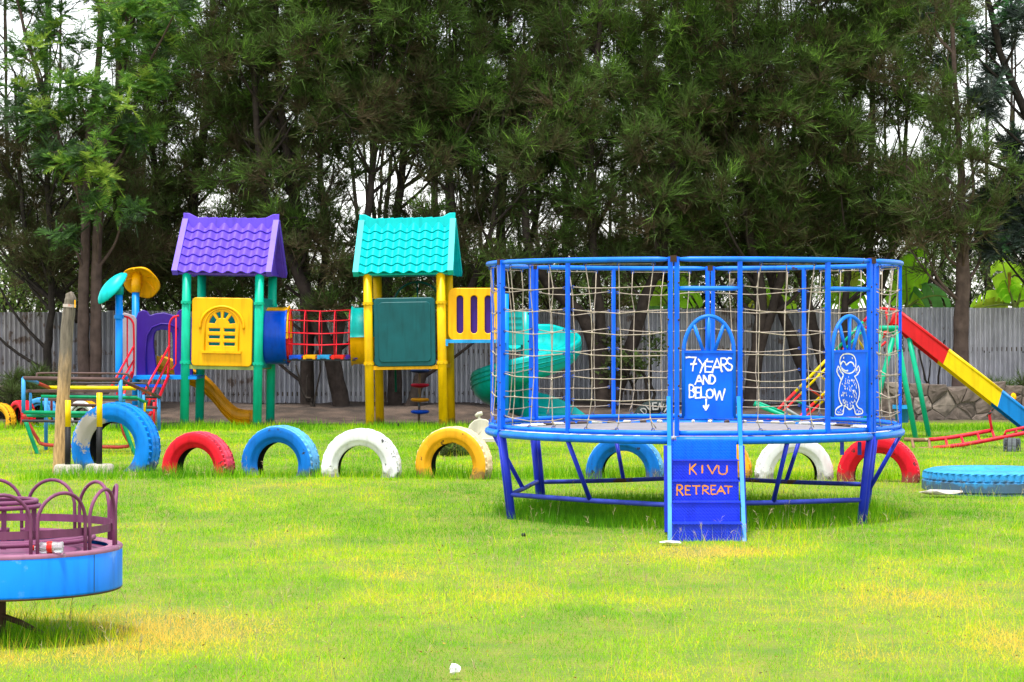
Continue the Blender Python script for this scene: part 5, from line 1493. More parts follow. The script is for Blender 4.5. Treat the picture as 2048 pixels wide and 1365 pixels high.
# ---------------------------------------------------------------- weathered post, striped bollards
wp_ = thing('wooden_post', 'weathered grey and tan wooden post with a metal band near its top', 'post', (at(118, HZ, 26.0).x, 26.0, 0))
mp, t, N, L, b = _base('weathered_log')
geo = N.new('ShaderNodeNewGeometry'); sp_ = N.new('ShaderNodeSeparateXYZ'); L.new(geo.outputs['Position'], sp_.inputs[0])
nz = N.new('ShaderNodeTexNoise'); nz.inputs['Scale'].default_value = 9; nz.inputs['Detail'].default_value = 8; nz.inputs['Roughness'].default_value = .7
mpg = N.new('ShaderNodeMapping'); mpg.inputs['Scale'].default_value = (1, 1, 0.3); L.new(geo.outputs['Position'], mpg.inputs[0]); L.new(mpg.outputs[0], nz.inputs['Vector'])
ma = N.new('ShaderNodeMath'); ma.operation = 'MULTIPLY_ADD'; ma.inputs[1].default_value = 0.9; L.new(nz.outputs['Fac'], ma.inputs[0]); L.new(sp_.outputs['Z'], ma.inputs[2])
cr = N.new('ShaderNodeMapRange'); cr.inputs[1].default_value = 1.25; cr.inputs[2].default_value = 1.8; L.new(ma.outputs[0], cr.inputs[0])
mx = N.new('ShaderNodeMix'); mx.data_type = 'RGBA'; mx.inputs['A'].default_value = (0.50, 0.31, 0.13, 1); mx.inputs['B'].default_value = (0.16, 0.13, 0.10, 1); L.new(cr.outputs[0], mx.inputs['Factor'])
n2 = N.new('ShaderNodeTexNoise'); n2.inputs['Scale'].default_value = 42; n2.inputs['Detail'].default_value = 8; n2.inputs['Roughness'].default_value = .7; m2 = N.new('ShaderNodeMapping'); m2.inputs['Scale'].default_value = (1, 1, 0.12); L.new(geo.outputs['Position'], m2.inputs[0]); L.new(m2.outputs[0], n2.inputs['Vector'])
mm = N.new('ShaderNodeMix'); mm.data_type = 'RGBA'; mm.blend_type = 'MULTIPLY'; mm.inputs['Factor'].default_value = 1
r3 = N.new('ShaderNodeMapRange'); r3.inputs[1].default_value = .35; r3.inputs[2].default_value = .65; r3.inputs[3].default_value = .42; r3.inputs[4].default_value = 1.25; L.new(n2.outputs['Fac'], r3.inputs[0]); L.new(mx.outputs['Result'], mm.inputs['A']); L.new(r3.outputs[0], mm.inputs['B'])
L.new(mm.outputs['Result'], b.inputs['Base Color']); b.inputs['Roughness'].default_value = .9
bp = N.new('ShaderNodeBump'); bp.inputs['Distance'].default_value = .012; L.new(n2.outputs['Fac'], bp.inputs['Height']); L.new(bp.outputs[0], b.inputs['Normal'])
rs = random.Random(9)
mb = MB(); pts = [(118.5, 955, .078), (121, 900, .075), (125, 820, .071), (130, 730, .07), (134, 660, .068), (139, 615, .066), (141, 601, .064), (140, 593, .052), (137, 586, .035)]
mb.tube(smooth_path([at(a, b_, 26.0) for a, b_, r in pts], 3), [x_ * rs.uniform(.95, 1.05) for x_ in np.interp(np.linspace(0, 8, 25), range(9), [p[2] for p in pts])], 14)
mb.build('log', mp, wp_)
mb = MB(); mb.lathe([(.066, -.016), (.07, -.016), (.07, .016), (.066, .016)], 20, Matrix.Translation(at(139, 612, 26.0)) @ Matrix.Rotation(.06, 4, 'Y'), smooth=False); mb.build('metal_band', pmat('rusty_band', (0.5, 0.42, 0.38), rough=.6, worn=((0.45, .08, .02), .5, 30)), wp_)
mb = MB(); mb.box(at(150, 608, 25.93), (.012, .01, .08)); mb.build('yellow_strip', YELLOW, wp_)
BL_Y = pmat('bollard_yellow_paint', (0.74, 0.50, 0.0), rough=.45, var=.1, worn=((.15, .12, .08), .12, 14)); BL_K = pmat('bollard_black_paint', (0.01, 0.01, 0.011), rough=.6, var=.2, worn=((.35, .35, .33), .12, 16))
CONC = pmat('rough_concrete', (0.36, 0.33, 0.28), rough=.95, var=.3, scale=12, worn=((.18, .15, .12), .4, 14), bump=.9, bscale=25)
for lab, cx_, yt_, ymid, yb_, Yb_, rb_, lo in (('yellow and black pipe bollard leaning on the wooden post foot', 136, 801, 854, 927, 25.75, .15, -.02), ('taller yellow and black pipe bollard before the large blue tyre', 199, 786, 854, 929, 25.85, .155, -.05)):
    bo = thing('bollard', lab, 'bollard', (at(cx_, HZ, Yb_).x, Yb_, 0), group='yellow and black bollards')
    x_ = bo.location.x; zt, zm = at(0, yt_, Yb_).z, at(0, ymid, Yb_).z
    mb = MB(); mb.tube([(x_, Yb_, zm), (x_, Yb_, zt)], .031, 14); mb.build('yellow_half', BL_Y, bo)
    mb = MB(); mb.tube([(x_ - .002, Yb_, 0), (x_, Yb_, zm - .001)], .0312, 14); mb.build('black_half', BL_K, bo)
    mb = MB(); ph = [rs.uniform(-.012, .012) for _ in range(24)]
    mb.lathe([(0, .085), (rb_ * .8, .085), (rb_ * .96, .07), (rb_, .02), (rb_, -.06)], 24, Matrix.Translation((x_ + (.01 if lo < -.03 else .0), Yb_ - .01, 0)), smooth=True, mod=lambda i, j: ph[j] if i > 0 else 0); mb.build('concrete_foot', CONC, bo)

# ---------------------------------------------------------------- boat-shaped climbing frame of rusty pipes
cf = thing('climbing_frame', 'rusty blue, green and red pipe climbing frame with benches behind the wooden post', 'climbing frame', (at(180, HZ, 30.3).x, 30.3, 0))
PB = pmat('pipe_blue_worn', (0.04, 0.25, 0.55), rough=.5, var=.2, worn=((.07, .045, .04), .28, 7)); PBR = pmat('pipe_brown_rust', (0.085, 0.05, 0.045), rough=.6, var=.3, worn=((.05, .2, .45), .22, 6)); PG = pmat('pipe_green_worn', (0.0, 0.24, 0.10), rough=.5, var=.2, worn=((.05, .035, .03), .2, 8))
PR = pmat('pipe_red_worn', (0.45, 0.05, 0.035), rough=.5, var=.2, worn=(RUST, .3, 8)); PY = pmat('pipe_yellow_worn', (0.74, 0.55, 0.0), rough=.45, var=.15, worn=(RUST, .1, 10)); PK = pmat('pipe_dark', (0.045, 0.04, 0.045), rough=.55, var=.3)
A_, B_ = 29.6, 31.2
def fp(pts, r, mat, name='pipe', sm=0): return pipe(pts, r, mat, name, cf, sm)
fp([(47, 757, A_), (241, 760, A_)], .026, PBR, 'top_rail'); fp([(47, 757, A_), (47, 826, A_)], .026, PB, 'upright'); fp([(241, 760, A_), (319, 795, B_)], .022, PBR, 'top_rail'); fp([(258, 768, A_ + .35), (300, 787, A_ + 1.2)], .0235, PR, 'rail_sleeve')
fp([(47, 757, A_), (75, 766, A_ + .8)], .024, PB, 'top_rail'); fp([(74, 766, A_ + .8), (98, 776, B_)], .023, PR, 'rail_sleeve'); fp([(97, 776, B_), (272, 777, B_)], .026, PY, 'yellow_rail')
fp([(72, 758, B_), (74, 751, B_), (80, 747, B_), (150, 747, B_), (245, 748, B_), (257, 752, B_), (263, 764, B_)], .014, PBR, 'hand_rail', 3); fp([(140, 767, B_ + .1), (280, 767, B_ + .1), (294, 771, B_ + .1), (301, 784, B_ + .1)], .014, PK, 'hand_rail', 3)
for (x0, x1, y_, Y_, m_) in ((53, 243, 782, 30.0, PBR), (83, 290, 799, 30.9, PBR)):
    a_, b_ = at(x0, y_, Y_), at(x1, y_ + 1, Y_); mb = MB(); mb.box((a_ + b_) / 2, (b_.x - a_.x, .22, .03)); mb.build('bench_board', m_, cf)
fp([(140, 790, B_), (319, 795, B_)], .018, PK, 'rail'); fp([(83, 824, A_ + .3), (83, 793, A_ + .3), (272, 796, A_ + .3), (291, 805, A_ + .9), (289, 824, A_ + .9)], .02, PG, 'green_frame')
fp([(47, 825, A_), (242, 828, A_)], .024, PG, 'bottom_rail'); fp([(50, 832, A_ + .5), (242, 834, A_ + .5)], .018, PG, 'bottom_rail'); fp([(44, 842, A_ - .1), (245, 845, A_ - .1)], .016, PK, 'bottom_rail')
fp([(241, 760, A_), (241, 828, A_)], .024, PB, 'upright'); fp([(248, 788, A_ + .4), (248, 812, A_ + .4)], .018, PB, 'upright'); fp([(279, 780, A_ + .8), (279, 824, A_ + .8)], .022, PB, 'upright'); fp([(317, 795, B_), (318, 862, B_)], .022, PB, 'upright'); fp([(61, 786, A_ + .3), (61, 822, A_ + .3)], .018, PB, 'upright')
fp([(142, 810, B_), (318, 816, B_)], .02, PBR, 'rail'); fp([(288, 806, A_ + .8), (288, 824, A_ + .8)], .022, PY, 'upright'); fp([(63, 820, A_ + .3), (100, 838, A_ + 1.0)], .016, PY, 'rail')
for off in (0, 194):
    fp([(51 + off, 841, A_), (60 + off, 868, A_), (70 + off, 895, A_), (79 + off, 915, A_)], .026, PG, 'leg', 2)
    fp([(92 + off, 790, A_ + .8), (92 + off, 905, A_ + .8)], .024, PB, 'leg')
fp([(47, 829, A_ + .1), (60, 852, A_ + .1), (75, 878, A_ + .1), (91, 890, A_ + .1), (180, 893, A_ + .1), (256, 893, A_ + .1), (248, 868, A_ + .1), (243, 842, A_ + .1)], .022, PR, 'rocker', 3)
fp([(103, 800, B_), (103, 840, B_)], .016, pmat('maroon_pipe', (0.16, .02, .02)), 'upright')

# ---------------------------------------------------------------- white spring rider behind the yellow tyre
sr = thing('spring_rider', 'off-white rounded rider seat with small handle behind the yellow tyre', 'spring rider', (at(962, HZ, 30.6).x, 30.6, 0))
CREAM = pmat('cream_dirty_paint', (0.50, 0.47, 0.37), rough=.6, var=.2, worn=((.3, .27, .2), .25, 8))
lp = pl([(937, 876), (936, 862), (941, 850), (950, 842), (960, 839), (972, 841), (982, 847), (992, 858), (996, 876)], 30.6)
plate('side_board', [lp], .05, .01, CREAM, sr, Matrix.Translation((0, 30.6, 0)) @ Matrix.Rotation(PI / 2, 4, 'X'))
mb = MB(); mb.tube([at(958, 842, 30.6), at(958, 833, 30.6)], .018, 8); mb.tube([at(951, 833, 30.6), at(957, 829, 30.6), at(965, 826.5, 30.6)], [.02, .03, .024], 8); mb.build('handle', CREAM, sr)
a_ = at(972, 880, 30.5); mb = MB(); mb.box(a_, (.34, .3, .04)); mb.build('foot_board', CREAM, sr)
mb = MB(); xx = sr.location.x; mb.tube([(xx + .06 * math.cos(q * .7), 30.6 + .06 * math.sin(q * .7), .0 + .0045 * q) for q in range(28)], .012, 6); mb.build('spring', PK, sr)

# ---------------------------------------------------------------- straight slide with ladder
SLY = 34.0
ss = thing('straight_slide', 'straight metal slide painted red, yellow and blue with a striped pipe ladder', 'slide', (at(1780, HZ, SLY).x, SLY, 0))
S_R = pmat('slide_red_paint', (0.55, .008, .012), rough=.35, var=.08); S_Y = pmat('slide_yellow_paint', (0.74, .50, .0), rough=.35, var=.08); S_B = pmat('slide_blue_paint', (0.0, .16, .48), rough=.35, var=.1)
up_ = [(1792, 623), (1891, 700), (1997, 782), (2072, 843), (2096, 850)]; lo_ = [(1790, 656), (1880, 728), (1988, 813), (2062, 872), (2092, 876)]
for i, m_ in enumerate((S_R, S_Y, S_B, S_B)):
    for nm, yy in (('side_wall', SLY - .24), ('side_wall', SLY + .24)):
        q = [at(*up_[i], SLY), at(*up_[i + 1], SLY), at(*lo_[i + 1], SLY), at(*lo_[i], SLY)]
        mb = MB(); V = [(p.x, yy + s * .012, p.z) for s in (-1, 1) for p in q]
        mb.add(V, [(0, 3, 2, 1), (4, 5, 6, 7), (0, 1, 5, 4), (1, 2, 6, 5), (2, 3, 7, 6), (3, 0, 4, 7)]); mb.build(nm, m_, ss)
        mb = MB(); mb.tube([Vector((q[0].x, yy, q[0].z)), Vector((q[1].x, yy, q[1].z))], .024, 8); mb.build('side_rim', m_, ss)
    a_, b_ = (at(*up_[i], SLY) + at(*lo_[i], SLY) * 3) / 4, (at(*up_[i + 1], SLY) + at(*lo_[i + 1], SLY) * 3) / 4
    mb = MB(); mb.bar(a_, b_, .46, .012, up=(0, 0, 1)); mb.build('slide_bed', m_, ss)
L_R = pmat('ladder_red_paint', (.62, .015, .02), rough=.4, var=.1, worn=(RUST, .1, 10)); L_Y = pmat('ladder_yellow_paint', (.74, .52, .0), rough=.4, var=.1, worn=(RUST, .1, 10)); L_G = pmat('ladder_green_paint', (.0, .30, .17), rough=.4, var=.1, worn=(RUST, .06, 10))
def lad(p, q, Y_, r=.02):
    segs = [(0, .33, L_R), (.33, .68, L_Y), (.68, .92, L_G), (.92, 1.0, L_R)]
    P, Q = at(*p, Y_), at(*q, Y_)
    for a, b_, m_ in segs:
        mb = MB(); mb.tube([P.lerp(Q, a), P.lerp(Q, b_)], r, 8); mb.build('ladder_rail', m_, ss)
lad((1515, 862), (1745, 625), SLY - .25); lad((1528, 862), (1748, 640), SLY - .25, .016)
lad((1560, 872), (1768, 672), SLY + .25); lad((1572, 872), (1772, 684), SLY + .25, .016)
for i in range(9):
    t_ = (i + .5) / 9
    a_, b_ = at(1525, 862, SLY - .25).lerp(at(1748, 634, SLY - .25), t_), at(1566, 872, SLY + .25).lerp(at(1770, 678, SLY + .25), t_)
    mb = MB(); mb.tube([a_, b_], .014, 6); mb.build('rung', (L_R, L_Y, L_G)[i % 3], ss)
pipe([(1745, 624, SLY - .25), (1752, 618, SLY - .25), (1775, 618, SLY - .25), (1795, 622, SLY - .25)], .02, L_R, 'top_handrail', ss, 3); pipe([(1748, 676, SLY), (1792, 658, SLY)], .03, L_R, 'top_platform', ss)
pipe([(1790, 622, SLY - .25), (1780, 655, SLY - .25)], .018, L_R, 'handrail_post', ss); pipe([(1772, 619, SLY - .25), (1778, 660, SLY - .25)], .018, L_R, 'handrail_post', ss)
pipe([(1508, 808, SLY - .9), (1600, 845, SLY - .9), (1680, 872, SLY - .9)], .03, L_G, 'ladder_foot_bar', ss); pipe([(1510, 803, SLY - .85), (1570, 826, SLY - .85)], .016, L_G, 'ladder_foot_bar', ss); pipe([(1572, 818, SLY - .9), (1622, 848, SLY - .9)], .02, pmat('grey_pipe', (.2, .22, .23)), 'ladder_foot_bar', ss)

# ---------------------------------------------------------------- green swing with bucket seat
sw = thing('swing_frame', 'green pipe swing frame with chain and blue bucket seat right of the trampoline', 'swing', (at(1790, HZ, 33.0).x, 33.0, 0))
S_G = pmat('swing_green_paint', (.0, .33, .18), rough=.4, var=.12, worn=(RUST, .04, 10))
pipe([(1792, 660, 32.2), (1812, 772, 32.2), (1834, 892, 32.2)], .036, S_G, 'leg', sw); pipe([(1762, 662, 32.2), (1742, 770, 32.2), (1720, 892, 32.2)], .036, S_G, 'leg', sw)
pipe([(1818, 676, 33.8), (1840, 780, 33.8), (1860, 882, 33.8)], .036, S_G, 'leg', sw); pipe([(1786, 676, 33.8), (1760, 780, 33.8), (1742, 882, 33.8)], .036, S_G, 'leg', sw)
pipe([(1758, 657, 32.2), (1796, 657, 32.2)], .036, S_G, 'top_bar', sw); pipe([(1777, 657, 32.2), (1802, 674, 33.8)], .036, S_G, 'top_bar', sw)
CH = pmat('chain_steel', (.05, .045, .045), rough=.5, metal=.6)
ca, cb_ = at(1799, 672, 32.9), at(1799, 812, 32.9)
for dx in (0, .06):
    mb = MB(); n = 26
    for i in range(n):
        c = ca.lerp(cb_, (i + .5) / n) + Vector((dx, .12 if dx else 0, 0)); L_ = (cb_ - ca).length / n
        ax = Vector((1, 0, 0)) if i % 2 else Vector((0, 1, 0))
        mb.tube([c + ax * (.014 * math.cos(a)) + Vector((0, 0, L_ * .62 * math.sin(a))) for a in [2 * PI * q / 8 for q in range(8)]], .0055, 4, closed=True)
    mb.build('chain', CH, sw)
a_ = at(1804, 829, 32.9); SB = pmat('bucket_blue_plastic', (.01, .12, .22), rough=.5, var=.2)
mb = MB(); mb.lathe([(.085, -.11), (.105, .09), (.125, .10), (.125, .115), (.095, .115), (.075, -.10), (0, -.1)], 18, Matrix.Translation(a_)); mb.build('bucket_seat', SB, sw)
mb = MB(); mb.lathe([(.108, .075), (.128, .075), (.128, .125), (.108, .125)], 18, Matrix.Translation(a_), smooth=False); mb.build('bucket_rim', LBLUE, sw)

# ---------------------------------------------------------------- red seesaw
se = thing('seesaw', 'red rusty ladder-like seesaw beam with handle near the lying blue tyre', 'seesaw', (at(1990, HZ, 31.0).x, 31.0, 0))
SE = pmat('seesaw_red_paint', (.55, .012, .03), rough=.42, var=.15, worn=(RUST, .12, 9)); SEW = pmat('seesaw_bare_end', (.22, .12, .07), rough=.8, var=.3, worn=((.45, .36, .2), .4, 9))
YA, YB = 31.2, 30.8
pipe([(1808, 879, YA), (1835, 880.5, YA), (1860, 880, YA)], .025, SEW, 'beam_end', se); pipe([(1858, 880, YA), (1890, 877, YA), (1923, 872, YA), (1985, 861, YA)], .026, SE, 'beam', se, 2)
pipe([(1826, 899, YB), (1850, 898, YB), (1868, 897, YB)], .022, SEW, 'beam_end', se); pipe([(1866, 897, YB), (1925, 890, YB), (1970, 882, YB), (2011, 874, YB), (2060, 864, YB), (2150, 845, YB)], .026, SE, 'beam', se, 2)
for x0, y0, x1, y1, m_ in ((1824, 880, 1828, 899, SEW), (1858, 881, 1860, 897, SEW), (1891, 877, 1895, 894, SE), (1922, 873, 1928, 890, SE), (1955, 867, 1960, 884, SE), (1984, 861, 1990, 879, SE)):
    pipe([(x0, y0, YA), (x1, y1, YB)], .018, m_, 'cross_rung', se)
pipe([(1984, 861, YA), (1981, 845, YA), (1979, 830, YA), (1983, 823, YA)], .018, SE, 'handle', se); pipe([(1975, 832, YA + .12), (1983, 824, YA - .15)], .015, PK, 'handle_bar', se)
pipe([(2008, 873, YB), (2012, 863, YB), (2060, 853, YB), (2150, 834, YB)], .018, SE, 'seat_rail', se); pipe([(2031, 868, YB), (2033, 859, YB)], .018, PR, 'seat_post', se)

# ---------------------------------------------------------------- merry-go-round
MC = Vector((-2.725, 13.0, 0)); MR = .65
mg = thing('merry_go_round', 'small roundabout with blue drum and purple hoop rails at the left edge', 'roundabout', (MC.x, MC.y, 0))
MAUVE = pmat('mauve_paint', (.165, .045, .11), rough=.45, var=.18, scale=6, worn=((.1, .06, .07), .25, 10)); DRUM = pmat('drum_sky_blue_paint', (.0, .20, .85), rough=.4, var=.09, scale=4, worn=((.08, .28, .78), .3, 3)); RIMP = pmat('rim_pink_worn_paint', (.26, .11, .18), rough=.6, var=.2, worn=((.30, .26, .24), .42, 14))
z0, z1 = .188, .408
def mpol(a, r, z): a = math.radians(a); return Vector((MC.x + r * math.sin(a), MC.y - r * math.cos(a), z))
MT = Matrix.Translation(MC)
mb = MB(); mb.lathe([(MR - .02, z0), (MR, z0), (MR, z0 + .01), (MR, z1 - .018), (MR - .004, z1 - .012)], 96, MT); mb.build('drum_skirt', DRUM, mg)
for a in (60, -30, 150, 240):
    mb = MB(); mb.bar(mpol(a, MR + .001, z0 + .005), mpol(a, MR + .001, z1 - .02), .002, .004, up=(1, 0, 0)); mb.build('skirt_seam', pmat('seam_dark', (.03, .08, .16)), mg)
mb = MB(); mb.lathe([(MR - .075, z1 - .008), (MR - .07, z1), (MR - .01, z1 + .003), (MR + .003, z1 - .006), (MR + .001, z1 - .02)], 96, MT); mb.build('rim', RIMP, mg)
mb = MB(); mb.lathe([(0, z1 - .03), (MR - .06, z1 - .03)], 64, MT); mb.build('floor', MAUVE, mg)
mb = MB(); mb.lathe([(MR - .02, z0 + .004), (0, z0 + .004)], 64, MT); mb.tube([mpol(a, MR - .008, z0 - .002) for a in range(0, 360, 6)], .009, 5, closed=True); mb.build('underside', pmat('rusty_underside', (.09, .055, .035), rough=.9, var=.3), mg)
for k in range(12):
    c = 43.5 + 30 * k; hw = 13.4; r_ = MR - .03; zt = .715
    pts = [mpol(c - hw, r_, z1 - .01), mpol(c - hw, r_ + .0, .5)]
    for a in range(170, 0, -12): pts.append(mpol(c + hw * math.cos(math.radians(a)), r_, .565 + (zt - .565) * math.sin(math.radians(a))))
    pts += [mpol(c + hw, r_, .5), mpol(c + hw, r_, z1 - .01)]
    mb = MB(); mb.tube(pts, .0098, 8); mb.build('hoop_rail', MAUVE, mg)
mb = MB(); mb.lathe([(MR - .045, .486), (MR - .043, .486), (MR - .043, .528), (MR - .045, .528)], 96, MT, closed=True, smooth=False); mb.build('flat_band', MAUVE, mg)
for r_, z_ in ((.50, .445), (.455, .45), (.41, .45)):
    mb = MB(); mb.tube([mpol(a, r_, z_) for a in range(-175, 176, 5)], .0125, 8); mb.build('seat_ring', MAUVE, mg)
for r_, z_ in ((.2, .64), (.215, .615)):
    mb = MB(); mb.tube([mpol(a, r_, z_) for a in range(0, 360, 12)], .0125, 8, closed=True); mb.build('hand_wheel', MAUVE, mg)
for k in range(6):
    mb = MB(); mb.bar(mpol(60 * k + 20, .19, .40), mpol(60 * k + 20, .2, .63), .012, .026, up=(1, 0, 0)); mb.build('wheel_post', MAUVE, mg)
mb = MB(); mb.tube([(MC.x, MC.y, -.15), (MC.x, MC.y, .3)], .04, 14); mb.tube([(MC.x - .02, MC.y - .02, .05), (MC.x + .12, MC.y - .02, .0), (MC.x + .24, MC.y - .02, -.06)], [.016, .016, .012], 7); mb.build('pivot', pmat('rusty_pivot', (.08, .045, .03), rough=.9, var=.3), mg)
# bottle on the rim
bt = thing('plastic_bottle', 'crumpled clear drink bottle with red cap and red label on the roundabout rim', 'bottle', mpol(36, MR - .045, .44) + Vector((0, .0, 0)))
mB, t, N, L, b = _base('clear_plastic'); b.inputs['Base Color'].default_value = (.85, .88, .9, 1); b.inputs['Roughness'].default_value = .15; b.inputs['Transmission Weight'].default_value = .75; b.inputs['IOR'].default_value = 1.25
MBt = Matrix.Rotation(math.radians(88), 4, 'Y') @ Matrix.Rotation(.3, 4, 'Z')
rs = random.Random(3); cr_ = [[rs.uniform(-.004, .004) for _ in range(16)] for _ in range(12)]
mb = MB(); mb.lathe([(.009, -.07), (.012, -.06), (.026, -.04), (.03, -.03), (.028, -.012), (.03, 0), (.0275, .014), (.029, .035), (.026, .055), (.03, .07), (.02, .078), (0, .075)], 16, MBt, mod=lambda i, j: cr_[i][j] if 2 < i < 11 else 0); mb.build('bottle_body', mB, bt, world=False)
mb = MB(); mb.lathe([(0, -.088), (.0125, -.088), (.0135, -.085), (.0135, -.07), (0, -.07)], 12, MBt); mb.build('cap', REDP, bt, world=False)
mb = MB(); mb.lathe([(.0292, -.004), (.0316, .0), (.0312, .02), (.03, .024)], 16, MBt); mb.build('label_wrap', pmat('red_label', (.65, .02, .015), rough=.5, worn=((.8, .8, .8), .3, 40)), bt, world=False)

# ---------------------------------------------------------------- small things on the ground
PAP = pmat('white_scrap', (.75, .75, .73), rough=.8, var=.12, scale=40)
def crumple(name, label, cat, c, size, seed, mat):
    rnd = random.Random(seed); bm = bmesh.new(); bmesh.ops.create_icosphere(bm, subdivisions=2, radius=.5)
    for v in bm.verts: v.co = Vector((v.co.x * size[0], v.co.y * size[1], v.co.z * size[2])) * rnd.uniform(.7, 1.2)
    me = bpy.data.meshes.new(name); bm.to_mesh(me); bm.free(); o = mesh_object(name, me, mat); o.location = c; tag(o, label, cat); return o
def on_ground(px_, py_):
    Y_ = (EYE + (.07 if py_ > 960 else 0)) * F / (py_ - HZ); p = at(px_, py_, Y_); return p
p = on_ground(909, 1352); crumple('crumpled_paper', 'crumpled white paper ball in the foreground grass', 'litter', (p.x, p.y, float(ground_z(p.x, p.y)) + .05), (.055, .05, .05), 1, PAP)
p = on_ground(1340, 1093); crumple('paper_scrap', 'thin flat white scrap on the grass before the steps', 'litter', (p.x, p.y, float(ground_z(p.x, p.y)) + .025), (.17, .08, .02), 2, PAP)
p = at(1882, 985, 22.85); crumple('stone_slab', 'flat pale slab in the grass before the lying blue tyre', 'slab', (p.x, p.y, float(ground_z(p.x, p.y)) + .05), (.38, .15, .05), 3, pmat('pale_slab', (.48, .43, .40), rough=.9, var=.25))
p = on_ground(1047, 1083); crumple('dark_pebble', 'small dark lump on the grass left of the steps', 'stone', (p.x, p.y, float(ground_z(p.x, p.y)) + .045), (.035, .03, .03), 4, pmat('dark_pebble', (.03, .03, .035), rough=.9))
p = at(1888, 790, 39.0); crumple('yellow_scrap', 'small yellow scrap on the stone wall beside the bare sapling', 'litter', p, (.12, .1, .12), 5, YELLOW)
p = at(2026, 795, 38.85); crumple('yellow_scrap', 'small yellow scrap on the stone wall right of the slide', 'litter', p, (.1, .1, .13), 6, YELLOW)
# ---------------------------------------------------------------- grass
M_GRASS = leafmat('grass_blades', [(0.0, (0.08, 0.27, 0.008)), (0.3, (0.175, 0.44, 0.006)), (0.55, (0.37, 0.62, 0.008)), (0.75, (0.66, 0.64, 0.015)), (1.0, (0.88, 0.56, 0.09))], trans=0.42, rough=0.6, spec=0.08)
def dryness(x, y):
    """0 lush ... 1 straw, in broad irregular patches"""
    d = 0.35 + 0.62 * (fbm(x * 0.55 + 3.1, y * 0.28 + 7.7, 31, 4) - 0.47) + 0.7 * (fbm(x * 2.3, y * 1.3, 41, 3) - 0.5)
    # worn turf round the roundabout and at the foot of the steps
    rr = np.hypot(x - MC.x, (y - MC.y))
    d = d + 0.42 * np.exp(-((rr - 0.95) / 0.4) ** 2) * (0.4 + fbm(x * 2, y * 2, 77, 2))
    d = d + 0.5 * np.exp(-(((x - 1.45) / 0.45) ** 2 + ((y - 17.7) / 0.45) ** 2))
    rt = np.hypot(x - TC.x, y - TC.y)
    d = d - 0.22 * np.exp(-(rt / 1.7) ** 4)  # lusher under the bed; the darker tint also carries its shade
    d = d - 0.3 * np.exp(-(rr / 0.6) ** 4)  # darker tint under the drum: its shade put into the blade colour
    for px_, py_, sx, sy, a_ in ((430, 1085, .9, 1.3, .20), (330, 1250, .8, .9, .26), (640, 1150, .8, 1.0, .14), (1750, 1190, .9, 1.0, .22), (1960, 1290, .7, .7, .24), (1420, 1110, .5, .6, .18), (1500, 1330, .7, .5, .12), (640, 990, 1.0, 1.6, .10)):
        p = at(px_, HZ, 1.66 * F / (py_ - HZ)); d = d + a_ * 1.9 * np.exp(-(((x - p.x) / sx) ** 2 + ((y - p.y) / sy) ** 2)) * (0.35 + 1.1 * fbm(x * 1.7, y * 1.1, 61, 4))
    return d
def blades(n, seed, hmin, hmax, wid, ymin, ymax, power, lean=0.75, keep=None, dshift=0.0, xspread=1.0):
    rng = np.random.default_rng(seed)
    u = rng.uniform(0, 1, n)
    e = 2 - power       # area density ~ Y^-power (the strip also widens with Y)
    Y = (ymin ** e + u * (ymax ** e - ymin ** e)) ** (1 / e)
    X = rng.uniform(-1, 1, n) * (Y * 0.2095 + 0.7)
    k = Y < lawn_edge(X) + 0.9 * rng.normal(size=n) * 0.6
    if keep is not None: k &= keep(X, Y, rng)
    X, Y = X[k], Y[k]; n = len(X)
    Z = ground_z(X, Y)
    h = rng.uniform(hmin, hmax, n) * (0.45 + 1.1 * fbm(X * 1.6, Y * 1.2, 51, 4))
    far = np.clip(Y / 20.0, 0.7, 1.9)
    d = rng.normal(size=(n, 3)) * lean; d[:, 2] = np.abs(rng.normal(size=n)) * 0.3 + 0.75
    d = unit(d)
    w = wid * far * rng.uniform(0.7, 1.3, n)
    a = rng.uniform(0, 2 * np.pi, n)
    sd = np.stack([np.cos(a), np.sin(a) * 0.5, np.zeros(n)], -1)
    P = np.stack([X, Y, Z - 0.006], -1)
    tri = np.stack([P - sd * (w / 2)[:, None], P + sd * (w / 2)[:, None], P + d * h[:, None]], 1)
    t = np.clip(dryness(X, Y) + dshift + 0.13 * rng.normal(size=n), 0, 1)
    return tri.reshape(-1, 3), np.repeat(t, 3)
parts = [blades(900000, 1, 0.018, 0.046, 0.0054, 9.8, 38.5, 1.3, lean=1.1)]
# longer, darker grass left uncut under the trampoline, round posts and tyres; density and tint also deepen the shade
def near_things(X, Y, rng):
    rt = np.hypot(X - TC.x, Y - TC.y)
    p = np.exp(-np.maximum(rt - 1.45, 0) ** 2 / 0.06)
    p = np.maximum(p, np.exp(-(np.hypot(X - MC.x, Y - MC.y) / 0.5) ** 2))
    p = np.maximum(p, 0.85 * np.exp(-((Y - 25.0) / 0.3) ** 2) * (np.abs(X) < 5))
    p = np.maximum(p, 0.5 * np.exp(-((Y - 36.2) / 0.6) ** 2))
    return rng.uniform(0, 1, len(X)) < p
parts.append(blades(560000, 2, 0.07, 0.16, 0.0055, 11.5, 38.0, 1.0, lean=0.3, keep=near_things, dshift=-0.12))
# scattered taller stalks
parts.append(blades(16000, 3, 0.08, 0.17, 0.0035, 10.0, 34.0, 1.3, lean=0.28, dshift=0.22))
co = np.concatenate([p[0] for p in parts]); tn = np.concatenate([p[1] for p in parts])
tag(np_mesh('lawn_grass', co, 3, M_GRASS, None, tn), 'short bright yellow-green grass with dry straw patches covering the lawn', 'grass', kind='stuff')
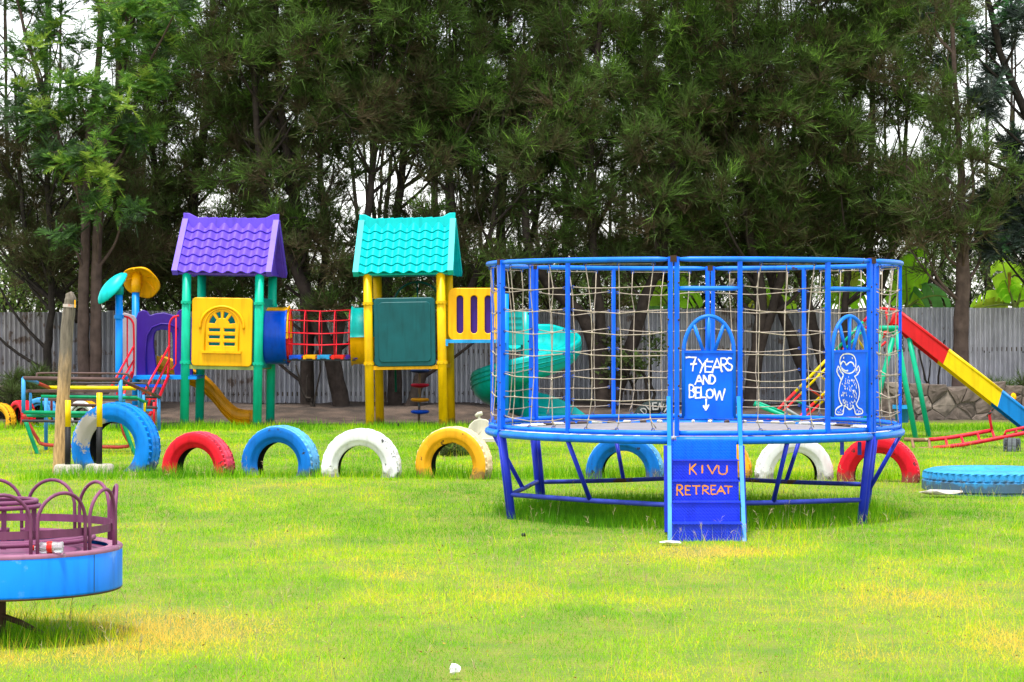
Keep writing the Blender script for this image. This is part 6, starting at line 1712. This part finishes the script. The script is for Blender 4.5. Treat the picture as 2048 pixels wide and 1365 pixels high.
# airy pale seed heads
rng = np.random.default_rng(9)
n = 3600
Y = rng.uniform(11, 30, n); X = rng.uniform(-1, 1, n) * (Y * 0.21 + .3)
wgt = 0.10 + 0.5 * (fbm(X * .7, Y * .5, 91, 3) > .55) + 0.8 * np.exp(-(((X - 2.3) / .8) ** 2 + ((Y - 19.2) / .8) ** 2)) + 0.6 * np.exp(-(np.hypot(X - MC.x - .2, Y - MC.y + .35) / .5) ** 2)
k = rng.uniform(0, 1, n) < wgt; X, Y = X[k], Y[k]; n = len(X)
P = np.stack([X, Y, ground_z(X, Y)], -1); D = unit(np.stack([rng.normal(size=n) * .25, rng.normal(size=n) * .25, np.ones(n)], -1)); Hh = rng.uniform(.10, .24, n)
st = tri_strip(P, D, Hh, np.full(n, .003), rng)
tops = P + D * (Hh * .72)[:, None]
hd = [st]
for q in range(7):
    dd = unit(D + .6 * rng.normal(size=D.shape)); hd.append(tri_strip(tops + D * (Hh * .26 * q / 7)[:, None], dd, Hh * .2, np.full(n, .0035), rng))
co = np.concatenate(hd).reshape(-1, 3)
M_SEED = leafmat('seed_heads', [(0.0, (.22, .18, .08)), (1.0, (.55, .45, .25))], trans=.3)
tag(np_mesh('grass_seed_heads', co, 3, M_SEED, None, rng.uniform(0, 1, len(co) // 3).repeat(3)), 'thin pale seed stalks standing above the lawn', 'grass', kind='stuff')

# fallen leaf bits and brown seed tips
rng = np.random.default_rng(19); n = 1500
Y = rng.uniform(10.3, 34, n); X = rng.uniform(-1, 1, n) * (Y * 0.21 + .3)
P = np.stack([X, Y, ground_z(X, Y) + rng.uniform(.015, .06, n)], -1)
co = tri_strip(P, unit(rng.normal(size=(n, 3)) * np.array([1, 1, .35])), rng.uniform(.008, .022, n), rng.uniform(.005, .011, n), rng).reshape(-1, 3)
M_LIT = leafmat('leaf_litter', [(0.0, (.05, .03, .015)), (0.5, (.25, .10, .02)), (1.0, (.6, .33, .06))], trans=.2)
tag(np_mesh('leaf_litter', co, 3, M_LIT, None, rng.uniform(0, 1, n).repeat(3)), 'tiny brown and orange dry leaf bits strewn over the lawn', 'leaf litter', kind='stuff')
